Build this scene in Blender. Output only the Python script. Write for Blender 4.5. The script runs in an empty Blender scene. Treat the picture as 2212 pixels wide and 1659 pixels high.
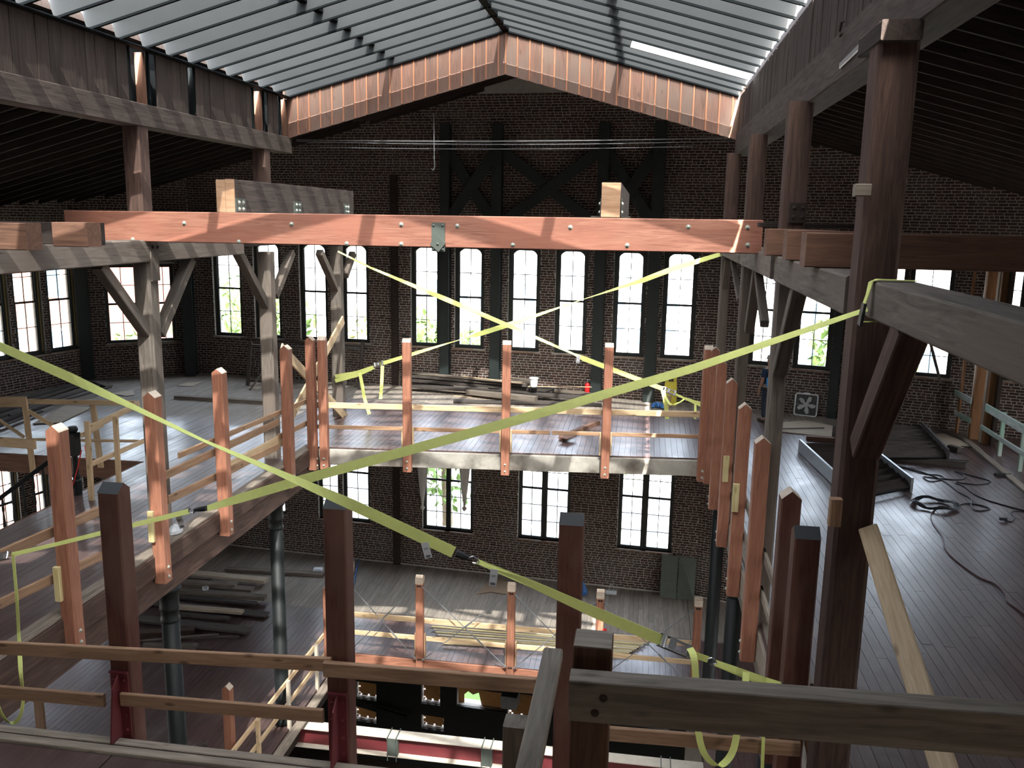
import bpy, math, random
import numpy as np
from mathutils import Vector, Matrix, Euler
random.seed(7)
R = random.Random(11)
SC = bpy.context.scene
COL = SC.collection
# ---------------------------------------------------------------- camera, sky, sun, exposure
# camera pose solved from the photograph's vanishing points (image 2212 x 1659)
FPX, PX, PY = 1885.0, 1106.0, 829.5
CAM = Vector((0, 0, 5.3))
_Y = Vector((1400 - PX, 475 - PY, FPX)).normalized()
_yv = (FPX * FPX - 170 * (1400 - PX)) / (PY - 475)
_Zd = Vector((-170, _yv, FPX)).normalized()
_X = _Y.cross(-_Zd).normalized()
if _X.x < 0:
    _X = -_X
_M = Matrix((_X, _Y, -_Zd))                     # camera frame (right, down, forward) -> world
cam_data = bpy.data.cameras.new('camera')
cam_data.sensor_fit = 'HORIZONTAL'
cam_data.sensor_width = 36.0
cam_data.lens = 36.0 * FPX / 2212.0
cam_data.clip_start = 0.05
cam_data.clip_end = 5000
cam = bpy.data.objects.new('camera', cam_data)
COL.objects.link(cam)
_r = _M @ Vector((1, 0, 0)); _u = _M @ Vector((0, -1, 0)); _b = _M @ Vector((0, 0, -1))
cam.matrix_world = Matrix(((_r.x, _u.x, _b.x, CAM.x), (_r.y, _u.y, _b.y, CAM.y), (_r.z, _u.z, _b.z, CAM.z), (0, 0, 0, 1)))
SC.camera = cam

SUN_DIR = Vector((-0.20, 0.80, -1.0)).normalized()
world = bpy.data.worlds.new('sky'); SC.world = world; world.use_nodes = True
wn = world.node_tree.nodes; wl = world.node_tree.links; wn.clear()
sky = wn.new('ShaderNodeTexSky'); sky.sky_type = 'NISHITA'; sky.sun_disc = False
sky.sun_elevation = math.asin(-SUN_DIR.z)
sky.sun_rotation = math.atan2(-SUN_DIR.x, -SUN_DIR.y)
sky.air_density = 1.0; sky.dust_density = 6.0
bgn = wn.new('ShaderNodeBackground'); bgn.inputs['Strength'].default_value = 2.0
wo = wn.new('ShaderNodeOutputWorld')
hsv = wn.new('ShaderNodeHueSaturation'); hsv.inputs['Saturation'].default_value = 0.45
wl.new(sky.outputs[0], hsv.inputs['Color']); wl.new(hsv.outputs[0], bgn.inputs[0]); wl.new(bgn.outputs[0], wo.inputs[0])
sun_data = bpy.data.lights.new('sun', 'SUN'); sun_data.energy = 27.0; sun_data.angle = 0.009
sun_data.color = (1.0, 0.95, 0.88)
sun = bpy.data.objects.new('sun', sun_data); COL.objects.link(sun)
sun.rotation_euler = SUN_DIR.to_track_quat('-Z', 'Y').to_euler()
sun.location = (0, -20, 40)
SC.view_settings.view_transform = 'Standard'
SC.view_settings.look = 'None'
SC.view_settings.gamma = 1.0
SC.view_settings.use_curve_mapping = False
SC.view_settings.exposure = 1.3

# ---------------------------------------------------------------- pixel -> point on a real plane
def ray(px, py):
    return _M @ Vector(((px - PX) / FPX, (py - PY) / FPX, 1.0))
def Zp(px, py, z):
    r = ray(px, py); return CAM + r * ((z - CAM.z) / r.z)
def Yp(px, py, y):
    r = ray(px, py); return CAM + r * (y / r.y)
def Xp(px, py, x):
    r = ray(px, py); return CAM + r * (x / r.x)

# ---------------------------------------------------------------- materials
def _new(name):
    m = bpy.data.materials.new(name); m.use_nodes = True
    nt = m.node_tree; nt.nodes.clear()
    out = nt.nodes.new('ShaderNodeOutputMaterial'); b = nt.nodes.new('ShaderNodeBsdfPrincipled')
    nt.links.new(b.outputs[0], out.inputs[0])
    return m, nt, b, out
def N(nt, kind, **kw):
    n = nt.nodes.new(kind)
    for k, v in kw.items():
        setattr(n, k, v)
    return n
def ramp(nt, fac, stops):
    r = N(nt, 'ShaderNodeValToRGB'); el = r.color_ramp.elements
    while len(el) < len(stops):
        el.new(0.5)
    for e, (p, c) in zip(el, stops):
        e.position = p; e.color = (*c, 1) if len(c) == 3 else c
    nt.links.new(fac, r.inputs[0]); return r.outputs[0]
def mixc(nt, fac, a, b, mode='MIX'):
    m = N(nt, 'ShaderNodeMix', data_type='RGBA', blend_type=mode)
    for s, v in ((0, fac), (6, a), (7, b)):
        if hasattr(v, 'is_linked'):
            nt.links.new(v, m.inputs[s])
        else:
            m.inputs[s].default_value = v if s == 0 else ((*v, 1) if len(v) == 3 else v)
    return m.outputs[2]
def noise(nt, vec, scale, detail=4, rough=0.55, dist=0.0):
    n = N(nt, 'ShaderNodeTexNoise'); n.inputs['Scale'].default_value = scale
    n.inputs['Detail'].default_value = detail; n.inputs['Roughness'].default_value = rough
    n.inputs['Distortion'].default_value = dist
    if vec is not None:
        nt.links.new(vec, n.inputs['Vector'])
    return n.outputs['Fac']
def mapping(nt, vec, scale, loc=None):
    mp = N(nt, 'ShaderNodeMapping'); mp.inputs['Scale'].default_value = scale
    nt.links.new(vec, mp.inputs['Vector'])
    if loc is not None:
        nt.links.new(loc, mp.inputs['Location'])
    return mp.outputs[0]
def mathn(nt, op, a, b=0.0, clamp=False):
    m = N(nt, 'ShaderNodeMath', operation=op, use_clamp=clamp)
    for i, v in enumerate((a, b)):
        if hasattr(v, 'is_linked'):
            nt.links.new(v, m.inputs[i])
        else:
            m.inputs[i].default_value = v
    return m.outputs[0]
def bump(nt, b, h, strength=0.3, dist=0.01):
    bp = N(nt, 'ShaderNodeBump'); bp.inputs['Strength'].default_value = strength; bp.inputs['Distance'].default_value = dist
    nt.links.new(h, bp.inputs['Height']); nt.links.new(bp.outputs[0], b.inputs['Normal'])

def wood(name, dark, light, rough=0.7, knots=0.0, wear=None, vary=0.25, coarse=1.0, spec=0.3):
    """grain runs along the object's local X"""
    m, nt, b, out = _new(name)
    tc = N(nt, 'ShaderNodeTexCoord'); oi = N(nt, 'ShaderNodeObjectInfo')
    rv = N(nt, 'ShaderNodeVectorMath', operation='SCALE'); rv.inputs[0].default_value = (37, 19, 23)
    nt.links.new(oi.outputs['Random'], rv.inputs['Scale'])
    v = mapping(nt, tc.outputs['Object'], (0.9 * coarse, 11 * coarse, 11 * coarse), rv.outputs[0])
    g = noise(nt, v, 1.6, 6, 0.6, 1.2)
    col = ramp(nt, g, [(0.30, dark), (0.68, light)])
    fine = noise(nt, mapping(nt, tc.outputs['Object'], (3, 90, 90), rv.outputs[0]), 1.0, 3)
    col = mixc(nt, mathn(nt, 'MULTIPLY', fine, 0.45), col, tuple(c * 0.45 for c in dark))
    big = noise(nt, mapping(nt, tc.outputs['Object'], (0.6, 1.2, 1.2), rv.outputs[0]), 1.3, 4)
    if wear is not None:
        w = ramp(nt, big, [(0.46, (0, 0, 0)), (0.62, (1, 1, 1))])
        col = mixc(nt, mathn(nt, 'MULTIPLY', w, 0.75), col, wear)
    if knots:
        vo = N(nt, 'ShaderNodeTexVoronoi'); vo.inputs['Scale'].default_value = 1.0
        nt.links.new(mapping(nt, tc.outputs['Object'], (2.2, 6.5, 6.5), rv.outputs[0]), vo.inputs['Vector'])
        k = ramp(nt, vo.outputs['Distance'], [(0.06, (1, 1, 1)), (0.17, (0, 0, 0))])
        col = mixc(nt, mathn(nt, 'MULTIPLY', k, knots), col, tuple(c * 0.35 for c in dark))
    val = mathn(nt, 'ADD', mathn(nt, 'MULTIPLY', oi.outputs['Random'], vary), 1 - vary / 2)
    hs = N(nt, 'ShaderNodeHueSaturation'); nt.links.new(val, hs.inputs['Value']); nt.links.new(col, hs.inputs['Color'])
    nt.links.new(hs.outputs[0], b.inputs['Base Color'])
    b.inputs['Roughness'].default_value = rough; b.inputs['Specular IOR Level'].default_value = spec
    bump(nt, b, g, 0.35, 0.006)
    return m
def flat(name, col, rough=0.6, metal=0.0, var=0.15, scale=6.0, spec=0.4, dirt=None, vary=0.0):
    m, nt, b, out = _new(name)
    tc = N(nt, 'ShaderNodeTexCoord')
    f = noise(nt, tc.outputs['Object'], scale, 5, 0.6)
    c = mixc(nt, mathn(nt, 'MULTIPLY', f, 1.0), tuple(x * (1 - var) for x in col), tuple(min(1, x * (1 + var)) for x in col))
    if dirt is not None:
        f2 = noise(nt, tc.outputs['Object'], scale * 0.35, 5, 0.6)
        c = mixc(nt, ramp(nt, f2, [(0.45, (0, 0, 0)), (0.62, (1, 1, 1))]), c, dirt)
    if vary:
        oi = N(nt, 'ShaderNodeObjectInfo'); hs = N(nt, 'ShaderNodeHueSaturation')
        nt.links.new(mathn(nt, 'ADD', mathn(nt, 'MULTIPLY', oi.outputs['Random'], vary), 1 - vary / 2), hs.inputs['Value']); nt.links.new(c, hs.inputs['Color']); c = hs.outputs[0]
    nt.links.new(c, b.inputs['Base Color'])
    b.inputs['Roughness'].default_value = rough; b.inputs['Metallic'].default_value = metal
    b.inputs['Specular IOR Level'].default_value = spec
    return m

M = {}
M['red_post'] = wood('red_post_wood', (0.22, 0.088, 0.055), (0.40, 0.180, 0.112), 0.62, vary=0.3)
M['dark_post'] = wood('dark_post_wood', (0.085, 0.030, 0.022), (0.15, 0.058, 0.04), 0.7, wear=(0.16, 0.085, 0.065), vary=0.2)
M['post_tip'] = wood('sawn_end_wood', (0.42, 0.34, 0.27), (0.60, 0.52, 0.43), 0.8)
M['old_grey'] = wood('weathered_grey_timber', (0.085, 0.068, 0.055), (0.22, 0.19, 0.16), 0.85, vary=0.25, wear=(0.15, 0.12, 0.10))
M['old_brown'] = wood('old_brown_timber', (0.045, 0.026, 0.020), (0.125, 0.075, 0.058), 0.85, vary=0.25)
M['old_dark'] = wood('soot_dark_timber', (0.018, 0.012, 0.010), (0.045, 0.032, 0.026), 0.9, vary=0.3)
M['sill_beam'] = wood('sill_beam_timber', (0.034, 0.025, 0.021), (0.105, 0.080, 0.067), 0.8, vary=0.15)
M['cross_red'] = wood('red_cross_beam_timber', (0.21, 0.082, 0.055), (0.40, 0.19, 0.13), 0.55, wear=(0.30, 0.12, 0.08), vary=0.05)
M['stub'] = wood('sawn_beam_end_timber', (0.10, 0.05, 0.034), (0.22, 0.115, 0.072), 0.75, vary=0.3)
M['fresh_end'] = wood('fresh_sawn_timber', (0.36, 0.20, 0.11), (0.55, 0.35, 0.22), 0.75)
M['pine'] = wood('new_pine_lumber', (0.50, 0.34, 0.19), (0.72, 0.55, 0.35), 0.65, knots=0.8, vary=0.2)
M['rail'] = wood('brown_rail_lumber', (0.27, 0.15, 0.085), (0.47, 0.30, 0.185), 0.7, knots=0.85, vary=0.25)
M['rail_grey'] = wood('grey_dusty_rail', (0.20, 0.165, 0.13), (0.40, 0.34, 0.27), 0.8, knots=0.6, vary=0.2)
M['yellow_block'] = wood('yellow_pine_block', (0.55, 0.45, 0.20), (0.74, 0.64, 0.36), 0.65, knots=0.5)
M['green_rail'] = wood('whitewashed_rail_lumber', (0.36, 0.42, 0.37), (0.62, 0.66, 0.60), 0.7, wear=(0.22, 0.42, 0.31))
M['stud'] = wood('brown_stud_lumber', (0.17, 0.075, 0.03), (0.34, 0.17, 0.075), 0.7)
M['stud_edge'] = wood('pale_stud_lumber', (0.48, 0.42, 0.33), (0.68, 0.60, 0.48), 0.7)
M['old_board'] = wood('dusty_old_board', (0.11, 0.088, 0.07), (0.27, 0.225, 0.18), 0.85, vary=0.5)
M['dark_board'] = wood('dark_old_board', (0.04, 0.034, 0.03), (0.12, 0.10, 0.088), 0.85, vary=0.5)
M['gable'] = wood('red_brown_gable_board', (0.105, 0.058, 0.042), (0.20, 0.105, 0.075), 0.7, knots=0.5, wear=(0.125, 0.088, 0.07), vary=0.3)
M['batten'] = wood('orange_batten', (0.30, 0.125, 0.065), (0.42, 0.19, 0.105), 0.65)
M['curb'] = wood('brown_curb_board', (0.030, 0.021, 0.017), (0.070, 0.050, 0.042), 0.8, vary=0.4)
M['rafter'] = flat('grey_rafter_paint', (0.033, 0.036, 0.0375), 0.8, var=0.2, scale=2.0, vary=0.45)
M['rafter_white'] = flat('white_rafter_paint', (0.85, 0.85, 0.82), 0.7, var=0.05)
M['rafter_edge'] = flat('dark_flashing', (0.006, 0.008, 0.009), 0.8, spec=0.1)  # black for flashing; on rafter bottoms it paints their shade
M['iron'] = flat('black_green_iron', (0.006, 0.008, 0.008), 0.55, 0.0, 0.3, 3.0, 0.3)
M['charcoal'] = flat('charcoal_steel_paint', (0.018, 0.024, 0.023), 0.5, 0.0, 0.3, 3.0)
M['frame'] = flat('dark_window_paint', (0.022, 0.026, 0.023), 0.5, 0.0, 0.3, 5.0)
M['frame_in'] = flat('ochre_window_trim', (0.35, 0.27, 0.10), 0.6)
M['sill'] = flat('brown_window_sill', (0.20, 0.13, 0.085), 0.7, dirt=(0.28, 0.25, 0.21))
M['red_steel'] = flat('oxide_red_steel', (0.13, 0.02, 0.024), 0.55, 0.0, 0.2, 4.0)
M['primer_white'] = flat('dust_white_flange', (0.55, 0.50, 0.42), 0.8, var=0.2)
M['green_steel'] = flat('olive_steel_plate', (0.10, 0.115, 0.10), 0.5, 0.3, 0.2)
M['bolt'] = flat('pale_bolt_steel', (0.42, 0.44, 0.38), 0.4, 0.5)
M['chrome'] = flat('bright_steel', (0.62, 0.63, 0.64), 0.25, 0.9)
M['steel_grey'] = flat('grey_steel_stringer', (0.26, 0.27, 0.28), 0.4, 0.6, 0.2)
M['strap'] = flat('lime_yellow_webbing', (0.72, 0.78, 0.26), 0.75, var=0.1, scale=20, spec=0.2)
M['tape_black'] = flat('black_sleeve', (0.015, 0.015, 0.018), 0.6)
M['tag'] = flat('white_tag', (0.75, 0.76, 0.78), 0.6, var=0.04)
M['print'] = flat('black_print', (0.03, 0.03, 0.035), 0.7)
M['white_plastic'] = flat('white_plastic', (0.70, 0.72, 0.74), 0.5, var=0.05)
M['fan_grey'] = flat('grey_white_plastic', (0.50, 0.51, 0.50), 0.5, var=0.05)
M['caution'] = flat('yellow_plastic', (0.55, 0.47, 0.05), 0.5)
M['red_paint'] = flat('glossy_red_paint', (0.50, 0.02, 0.02), 0.3)
M['pink_tape'] = flat('pink_flagging_tape', (0.75, 0.20, 0.28), 0.6)
M['blue'] = flat('blue_fibreglass', (0.03, 0.12, 0.32), 0.5)
M['blue_tape'] = flat('blue_painters_tape', (0.12, 0.42, 0.85), 0.6)
M['cable'] = flat('black_rubber_cable', (0.012, 0.012, 0.014), 0.5)
M['cable_brown'] = flat('maroon_rubber_cable', (0.07, 0.018, 0.018), 0.5)
M['osb'] = wood('orange_strand_board', (0.30, 0.14, 0.04), (0.52, 0.28, 0.10), 0.7, coarse=3.0)
M['card'] = flat('brown_cardboard', (0.30, 0.21, 0.14), 0.85)
M['ply'] = wood('pale_plywood', (0.36, 0.29, 0.21), (0.55, 0.46, 0.35), 0.75)
M['conc'] = flat('whitewashed_beam_paint', (0.33, 0.31, 0.27), 0.8, 0, 0.5, 2.2, dirt=(0.10, 0.085, 0.07))
M['curtain'] = flat('white_cloth', (0.62, 0.60, 0.57), 0.9)
M['skin'] = flat('skin', (0.34, 0.19, 0.13), 0.6)
M['shirt'] = flat('navy_cotton', (0.014, 0.032, 0.065), 0.9)
M['jeans'] = flat('dark_denim', (0.02, 0.028, 0.045), 0.9)
M['boot'] = flat('brown_leather', (0.05, 0.03, 0.02), 0.6)
M['hat'] = flat('pale_hard_hat', (0.45, 0.42, 0.36), 0.5)
M['print_blue'] = flat('bright_blue_print', (0.04, 0.25, 0.55), 0.8)
M['clear'] = flat('cloudy_plastic', (0.45, 0.47, 0.48), 0.25)
M['bark'] = wood('tree_bark', (0.10, 0.075, 0.05), (0.22, 0.17, 0.12), 0.9)
M['leaf'] = flat('bright_leaf', (0.085, 0.15, 0.035), 0.7, var=0.4, scale=1.2)
M['leaf_gold'] = flat('yellow_green_leaf', (0.17, 0.18, 0.045), 0.7, var=0.4, scale=1.2)
M['grass'] = flat('lawn', (0.07, 0.16, 0.025), 0.9, var=0.4)
M['road'] = flat('pale_paving', (0.20, 0.19, 0.175), 0.9, var=0.1, scale=0.2)
M['asphalt'] = flat('grey_asphalt', (0.10, 0.105, 0.115), 0.9, var=0.1, scale=0.3)
M['stucco'] = flat('white_stucco', (0.45, 0.46, 0.47), 0.9, var=0.06, scale=0.4)
M['brick_far'] = flat('far_red_brick', (0.20, 0.075, 0.055), 0.9, var=0.12, scale=0.8)
M['glass_far'] = flat('far_window_glass', (0.05, 0.09, 0.13), 0.2, var=0.2, scale=0.5)
M['roof_far'] = flat('far_roof', (0.30, 0.31, 0.33), 0.8)
M['mortar'] = flat('pale_mortar', (0.33, 0.31, 0.28), 0.95, 0, 0.25, 5.0)

def brick_mat(name, c1, c2, c3):
    m, nt, b, out = _new(name)
    at = N(nt, 'ShaderNodeAttribute'); at.attribute_name = 'rnd'
    oi = N(nt, 'ShaderNodeObjectInfo')
    r = mathn(nt, 'FRACT', mathn(nt, 'ADD', at.outputs['Fac'], oi.outputs['Random']))
    geo = N(nt, 'ShaderNodeNewGeometry')
    g = noise(nt, geo.outputs['Position'], 30, 4)
    col = ramp(nt, r, [(0.0, c1), (0.5, c2), (1.0, c3)])
    col = mixc(nt, mathn(nt, 'MULTIPLY', g, 0.5), col, tuple(x * 0.4 for x in c1))
    big = noise(nt, geo.outputs['Position'], 0.9, 5)
    col = mixc(nt, ramp(nt, big, [(0.5, (0, 0, 0)), (0.72, (0.6, 0.6, 0.6))]), col, (0.10, 0.09, 0.08))
    nt.links.new(col, b.inputs['Base Color']); b.inputs['Roughness'].default_value = 0.95
    b.inputs['Specular IOR Level'].default_value = 0.15
    bump(nt, b, g, 0.5, 0.006)
    return m
M['brick'] = brick_mat('old_brown_brick', (0.045, 0.028, 0.023), (0.078, 0.045, 0.036), (0.11, 0.062, 0.049))

def floor_mat(name, raw_expr):
    """worn plum paint over boards; raw_expr(nt, pos) gives the mask of bare dusty boards"""
    m, nt, b, out = _new(name)
    geo = N(nt, 'ShaderNodeNewGeometry'); oi = N(nt, 'ShaderNodeObjectInfo')
    at = N(nt, 'ShaderNodeAttribute'); at.attribute_name = 'rnd'
    rr = mathn(nt, 'FRACT', mathn(nt, 'ADD', at.outputs['Fac'], oi.outputs['Random']))
    pos = geo.outputs['Position']
    g = noise(nt, mapping(nt, pos, (14, 1.0, 14)), 1.6, 6, 0.6, 0.5)
    pt = noise(nt, mapping(nt, pos, (1.0, 0.55, 1.0)), 1.3, 7, 0.65, 0.4)
    paint = ramp(nt, g, [(0.3, (0.062, 0.036, 0.033)), (0.7, (0.105, 0.066, 0.060))])
    paint = mixc(nt, ramp(nt, pt, [(0.52, (0, 0, 0)), (0.70, (0.6, 0.6, 0.6))]), paint, (0.155, 0.125, 0.115))
    raw = ramp(nt, g, [(0.25, (0.155, 0.125, 0.098)), (0.75, (0.30, 0.26, 0.215))])
    mask = raw_expr(nt, pos)
    col = mixc(nt, mask, paint, raw)
    val = mathn(nt, 'ADD', mathn(nt, 'MULTIPLY', rr, 0.3), 0.85)
    hs = N(nt, 'ShaderNodeHueSaturation'); nt.links.new(val, hs.inputs['Value']); nt.links.new(col, hs.inputs['Color'])
    nt.links.new(hs.outputs[0], b.inputs['Base Color'])
    ro = ramp(nt, pt, [(0.30, (0.27, 0.27, 0.27)), (0.75, (0.46, 0.46, 0.46))])
    ro2 = mixc(nt, mask, ro, (0.8, 0.8, 0.8))
    nt.links.new(ro2, b.inputs['Roughness'])
    b.inputs['Specular IOR Level'].default_value = 0.6
    h = mathn(nt, 'ADD', mathn(nt, 'MULTIPLY', g, 0.4), noise(nt, mapping(nt, pos, (22, 5, 22)), 1.0, 5, 0.65))
    bump(nt, b, h, 0.22, 0.012)
    return m
def _sep(nt, pos):
    s = N(nt, 'ShaderNodeSeparateXYZ'); nt.links.new(pos, s.inputs[0]); return s.outputs
def _step(nt, v, a, b_):
    mr = N(nt, 'ShaderNodeMapRange'); mr.inputs[1].default_value = a; mr.inputs[2].default_value = b_
    nt.links.new(v, mr.inputs[0]); return mr.outputs[0]
def raw_A(nt, pos):
    x, y, z = _sep(nt, pos)
    n_ = mathn(nt, 'MULTIPLY', mathn(nt, 'SUBTRACT', noise(nt, pos, 0.8, 5), 0.5), 2.2)
    yy = mathn(nt, 'ADD', y, n_)
    a = _step(nt, yy, 23.6, 24.2)
    left = mathn(nt, 'MULTIPLY', _step(nt, mathn(nt, 'MULTIPLY', x, -1.0), 8.4, 9.6), _step(nt, yy, 20.0, 21.4))
    return mathn(nt, 'MAXIMUM', a, left)
def raw_B(nt, pos):
    x, y, z = _sep(nt, pos)
    n_ = mathn(nt, 'MULTIPLY', mathn(nt, 'SUBTRACT', noise(nt, pos, 1.2, 5), 0.5), 0.5)
    a = _step(nt, mathn(nt, 'ADD', y, n_), 22.75, 22.9)
    return a
M['floor_A'] = floor_mat('worn_plum_floor_paint', raw_A)
M['floor_B'] = floor_mat('worn_red_floor_paint', raw_B)

def glass_mat(name, tint, gloss_rough=0.02, fac=0.06, haze=0.0):
    m = bpy.data.materials.new(name); m.use_nodes = True
    nt = m.node_tree; nt.nodes.clear()
    out = N(nt, 'ShaderNodeOutputMaterial'); tr = N(nt, 'ShaderNodeBsdfTransparent'); gl = N(nt, 'ShaderNodeBsdfGlossy')
    tr.inputs[0].default_value = (*tint, 1); gl.inputs['Roughness'].default_value = gloss_rough
    fr = N(nt, 'ShaderNodeFresnel'); ge = N(nt, 'ShaderNodeNewGeometry')
    nt.links.new(mathn(nt, 'ADD', mathn(nt, 'MULTIPLY', ge.outputs['Backfacing'], 1 / 1.45 - 1.45), 1.45), fr.inputs['IOR'])
    mx = N(nt, 'ShaderNodeMixShader')
    nt.links.new(fr.outputs[0], mx.inputs[0]); nt.links.new(tr.outputs[0], mx.inputs[1]); nt.links.new(gl.outputs[0], mx.inputs[2])
    last = mx.outputs[0]
    if haze:
        tl = N(nt, 'ShaderNodeBsdfTranslucent'); tl.inputs[0].default_value = (0.85, 0.88, 0.88, 1)
        m2 = N(nt, 'ShaderNodeMixShader'); m2.inputs[0].default_value = haze
        nt.links.new(last, m2.inputs[1]); nt.links.new(tl.outputs[0], m2.inputs[2]); last = m2.outputs[0]
    nt.links.new(last, out.inputs[0]); return m
M['glass'] = glass_mat('old_window_glass', (0.93, 0.95, 0.95))
M['sky_glass'] = glass_mat('dusty_skylight_glass', (0.36, 0.37, 0.375), haze=0.012)
# ---------------------------------------------------------------- geometry helpers
WM = {}
LABELS = {}
I4 = Matrix.Identity(4)
def link(name, mesh, mat=None, parent=None, mw=I4):
    o = bpy.data.objects.new(name, mesh); COL.objects.link(o)
    if mesh is not None and mat is not None and not len(mesh.materials):
        for mm in (mat if isinstance(mat, (list, tuple)) else [mat]):
            mesh.materials.append(M[mm] if isinstance(mm, str) else mm)
    mw = mw.copy()
    if parent is not None:
        o.parent = parent; o.matrix_basis = WM[parent.name].inverted() @ mw
    else:
        o.matrix_basis = mw
    WM[o.name] = mw
    return o
def tag(o, label, cat, group=None):
    if label in LABELS and not (group and LABELS[label] == group):
        raise ValueError('label used twice: ' + label)
    LABELS[label] = group
    o['label'] = label; o['category'] = cat
    if group: o['group'] = group
    return o
def grp(o, g):
    o['group'] = g; return o
def struct(o):
    o['kind'] = 'structure'; return o
def stuff(o):
    o['kind'] = 'stuff'; return o
def T(x, y=None, z=None):
    return Matrix.Translation(Vector((x, y, z)) if y is not None else Vector(x))
def empty(name, loc, rot=None):
    mw = T(*loc)
    if rot is not None:
        mw = mw @ Matrix.Rotation(rot, 4, 'Z')
    o = link(name, None, None, None, mw); o.empty_display_size = 0.2
    return o
def axes(x, up=(0, 0, 1), o=(0, 0, 0)):
    x = Vector(x).normalized(); up = Vector(up)
    y = up.cross(x)
    if y.length < 1e-4:
        y = Vector((0, 1, 0)).cross(x) if abs(x.y) < .9 else Vector((1, 0, 0)).cross(x)
    y.normalize(); z = x.cross(y)
    o = Vector(o)
    return Matrix(((x.x, y.x, z.x, o.x), (x.y, y.y, z.y, o.y), (x.z, y.z, z.z, o.z), (0, 0, 0, 1)))
class MB:
    def __init__(s):
        s.v = []; s.f = []; s.mi = []
    def add(s, vs, fs, mi=0, m=None):
        n = len(s.v)
        s.v += [tuple(m @ Vector(p)) if m is not None else tuple(p) for p in vs]
        s.f += [tuple(i + n for i in q) for q in fs]; s.mi += [mi] * len(fs)
        return s
    def box(s, x0, x1, y0, y1, z0, z1, mi=0, m=None):
        vs = [(x0, y0, z0), (x1, y0, z0), (x1, y1, z0), (x0, y1, z0), (x0, y0, z1), (x1, y0, z1), (x1, y1, z1), (x0, y1, z1)]
        return s.add(vs, [(0, 3, 2, 1), (4, 5, 6, 7), (0, 1, 5, 4), (1, 2, 6, 5), (2, 3, 7, 6), (3, 0, 4, 7)], mi, m)
    def cbox(s, x0, x1, y0, y1, z0, z1, c=0.01, mi=0, m=None):
        """box along x with its four long edges chamfered"""
        p = [(y0 + c, z0), (y1 - c, z0), (y1, z0 + c), (y1, z1 - c), (y1 - c, z1), (y0 + c, z1), (y0, z1 - c), (y0, z0 + c)]
        vs = [(x0, *q) for q in p] + [(x1, *q) for q in p]
        fs = [(i, (i + 1) % 8, (i + 1) % 8 + 8, i + 8) for i in range(8)] + [tuple(range(7, -1, -1)), tuple(range(8, 16))]
        return s.add(vs, fs, mi, m)
    def prism(s, poly, y0, y1, mi=0, m=None):
        """polygon in x,z extruded along y"""
        n = len(poly)
        vs = [(a, y0, b) for a, b in poly] + [(a, y1, b) for a, b in poly]
        fs = [(i, (i + 1) % n, (i + 1) % n + n, i + n) for i in range(n)] + [tuple(range(n - 1, -1, -1)), tuple(range(n, 2 * n))]
        return s.add(vs, fs, mi, m)
    def tube(s, pts, r, n=8, mi=0, closed=False, m=None):
        pts = [Vector(p) for p in pts]; k = len(pts); vs = []; fs = []
        rs = r if isinstance(r, (list, tuple)) else [r] * k
        prev = None
        for i, p in enumerate(pts):
            d = (pts[min(i + 1, k - 1)] - pts[max(i - 1, 0)]).normalized()
            a = prev if prev is not None else (Vector((0, 0, 1)) if abs(d.z) < .9 else Vector((1, 0, 0)))
            a = (a - d * a.dot(d)).normalized(); prev = a; b2 = d.cross(a)
            for j in range(n):
                t = 2 * math.pi * j / n
                vs.append(p + (a * math.cos(t) + b2 * math.sin(t)) * rs[i])
        for i in range(k - 1):
            for j in range(n):
                fs.append((i * n + j, i * n + (j + 1) % n, (i + 1) * n + (j + 1) % n, (i + 1) * n + j))
        fs += [tuple(range(n - 1, -1, -1)), tuple(range((k - 1) * n, k * n))]
        return s.add(vs, fs, mi, m)
    def lathe(s, prof, n=16, mi=0, m=None):
        """prof: (r, z) from bottom to top"""
        vs = []; fs = []; k = len(prof)
        for r, z in prof:
            for j in range(n):
                t = 2 * math.pi * j / n
                vs.append((r * math.cos(t), r * math.sin(t), z))
        for i in range(k - 1):
            for j in range(n):
                fs.append((i * n + j, i * n + (j + 1) % n, (i + 1) * n + (j + 1) % n, (i + 1) * n + j))
        fs += [tuple(range(n - 1, -1, -1)), tuple(range((k - 1) * n, k * n))]
        return s.add(vs, fs, mi, m)
    def ribbon(s, pts, normals, w, t=0.003, mi=0):
        """flat strap: pts with a width direction each"""
        vs = []; fs = []; k = len(pts)
        for i, p in enumerate(pts):
            p = Vector(p); wd = Vector(normals[i]).normalized()
            d = (Vector(pts[min(i + 1, k - 1)]) - Vector(pts[max(i - 1, 0)])).normalized()
            wd = (wd - d * wd.dot(d)).normalized(); nn = d.cross(wd)
            ww = w[i] if isinstance(w, (list, tuple)) else w
            for a, b in ((-1, -1), (1, -1), (1, 1), (-1, 1)):
                vs.append(p + wd * a * ww / 2 + nn * b * t / 2)
        for i in range(k - 1):
            for j in range(4):
                fs.append((i * 4 + j, i * 4 + (j + 1) % 4, i * 4 + 4 + (j + 1) % 4, i * 4 + 4 + j))
        fs += [(3, 2, 1, 0), tuple(range((k - 1) * 4, k * 4))]
        return s.add(vs, fs, mi)
    def mesh(s, name, smooth=False, rnd=None):
        me = bpy.data.meshes.new(name); me.from_pydata(s.v, [], s.f)
        if any(s.mi):
            me.polygons.foreach_set('material_index', s.mi)
        if smooth:
            me.polygons.foreach_set('use_smooth', [True] * len(s.f))
        if rnd is not None:
            a = me.attributes.new('rnd', 'FLOAT', 'FACE'); a.data.foreach_set('value', rnd)
        me.update(); return me
    def obj(s, name, mat, parent=None, mw=I4, smooth=False, world=False):
        if world and mw is not I4:
            inv = mw.inverted(); s.v = [tuple(inv @ Vector(p)) for p in s.v]
        return link(name, s.mesh(name, smooth), mat, parent, mw)
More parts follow.
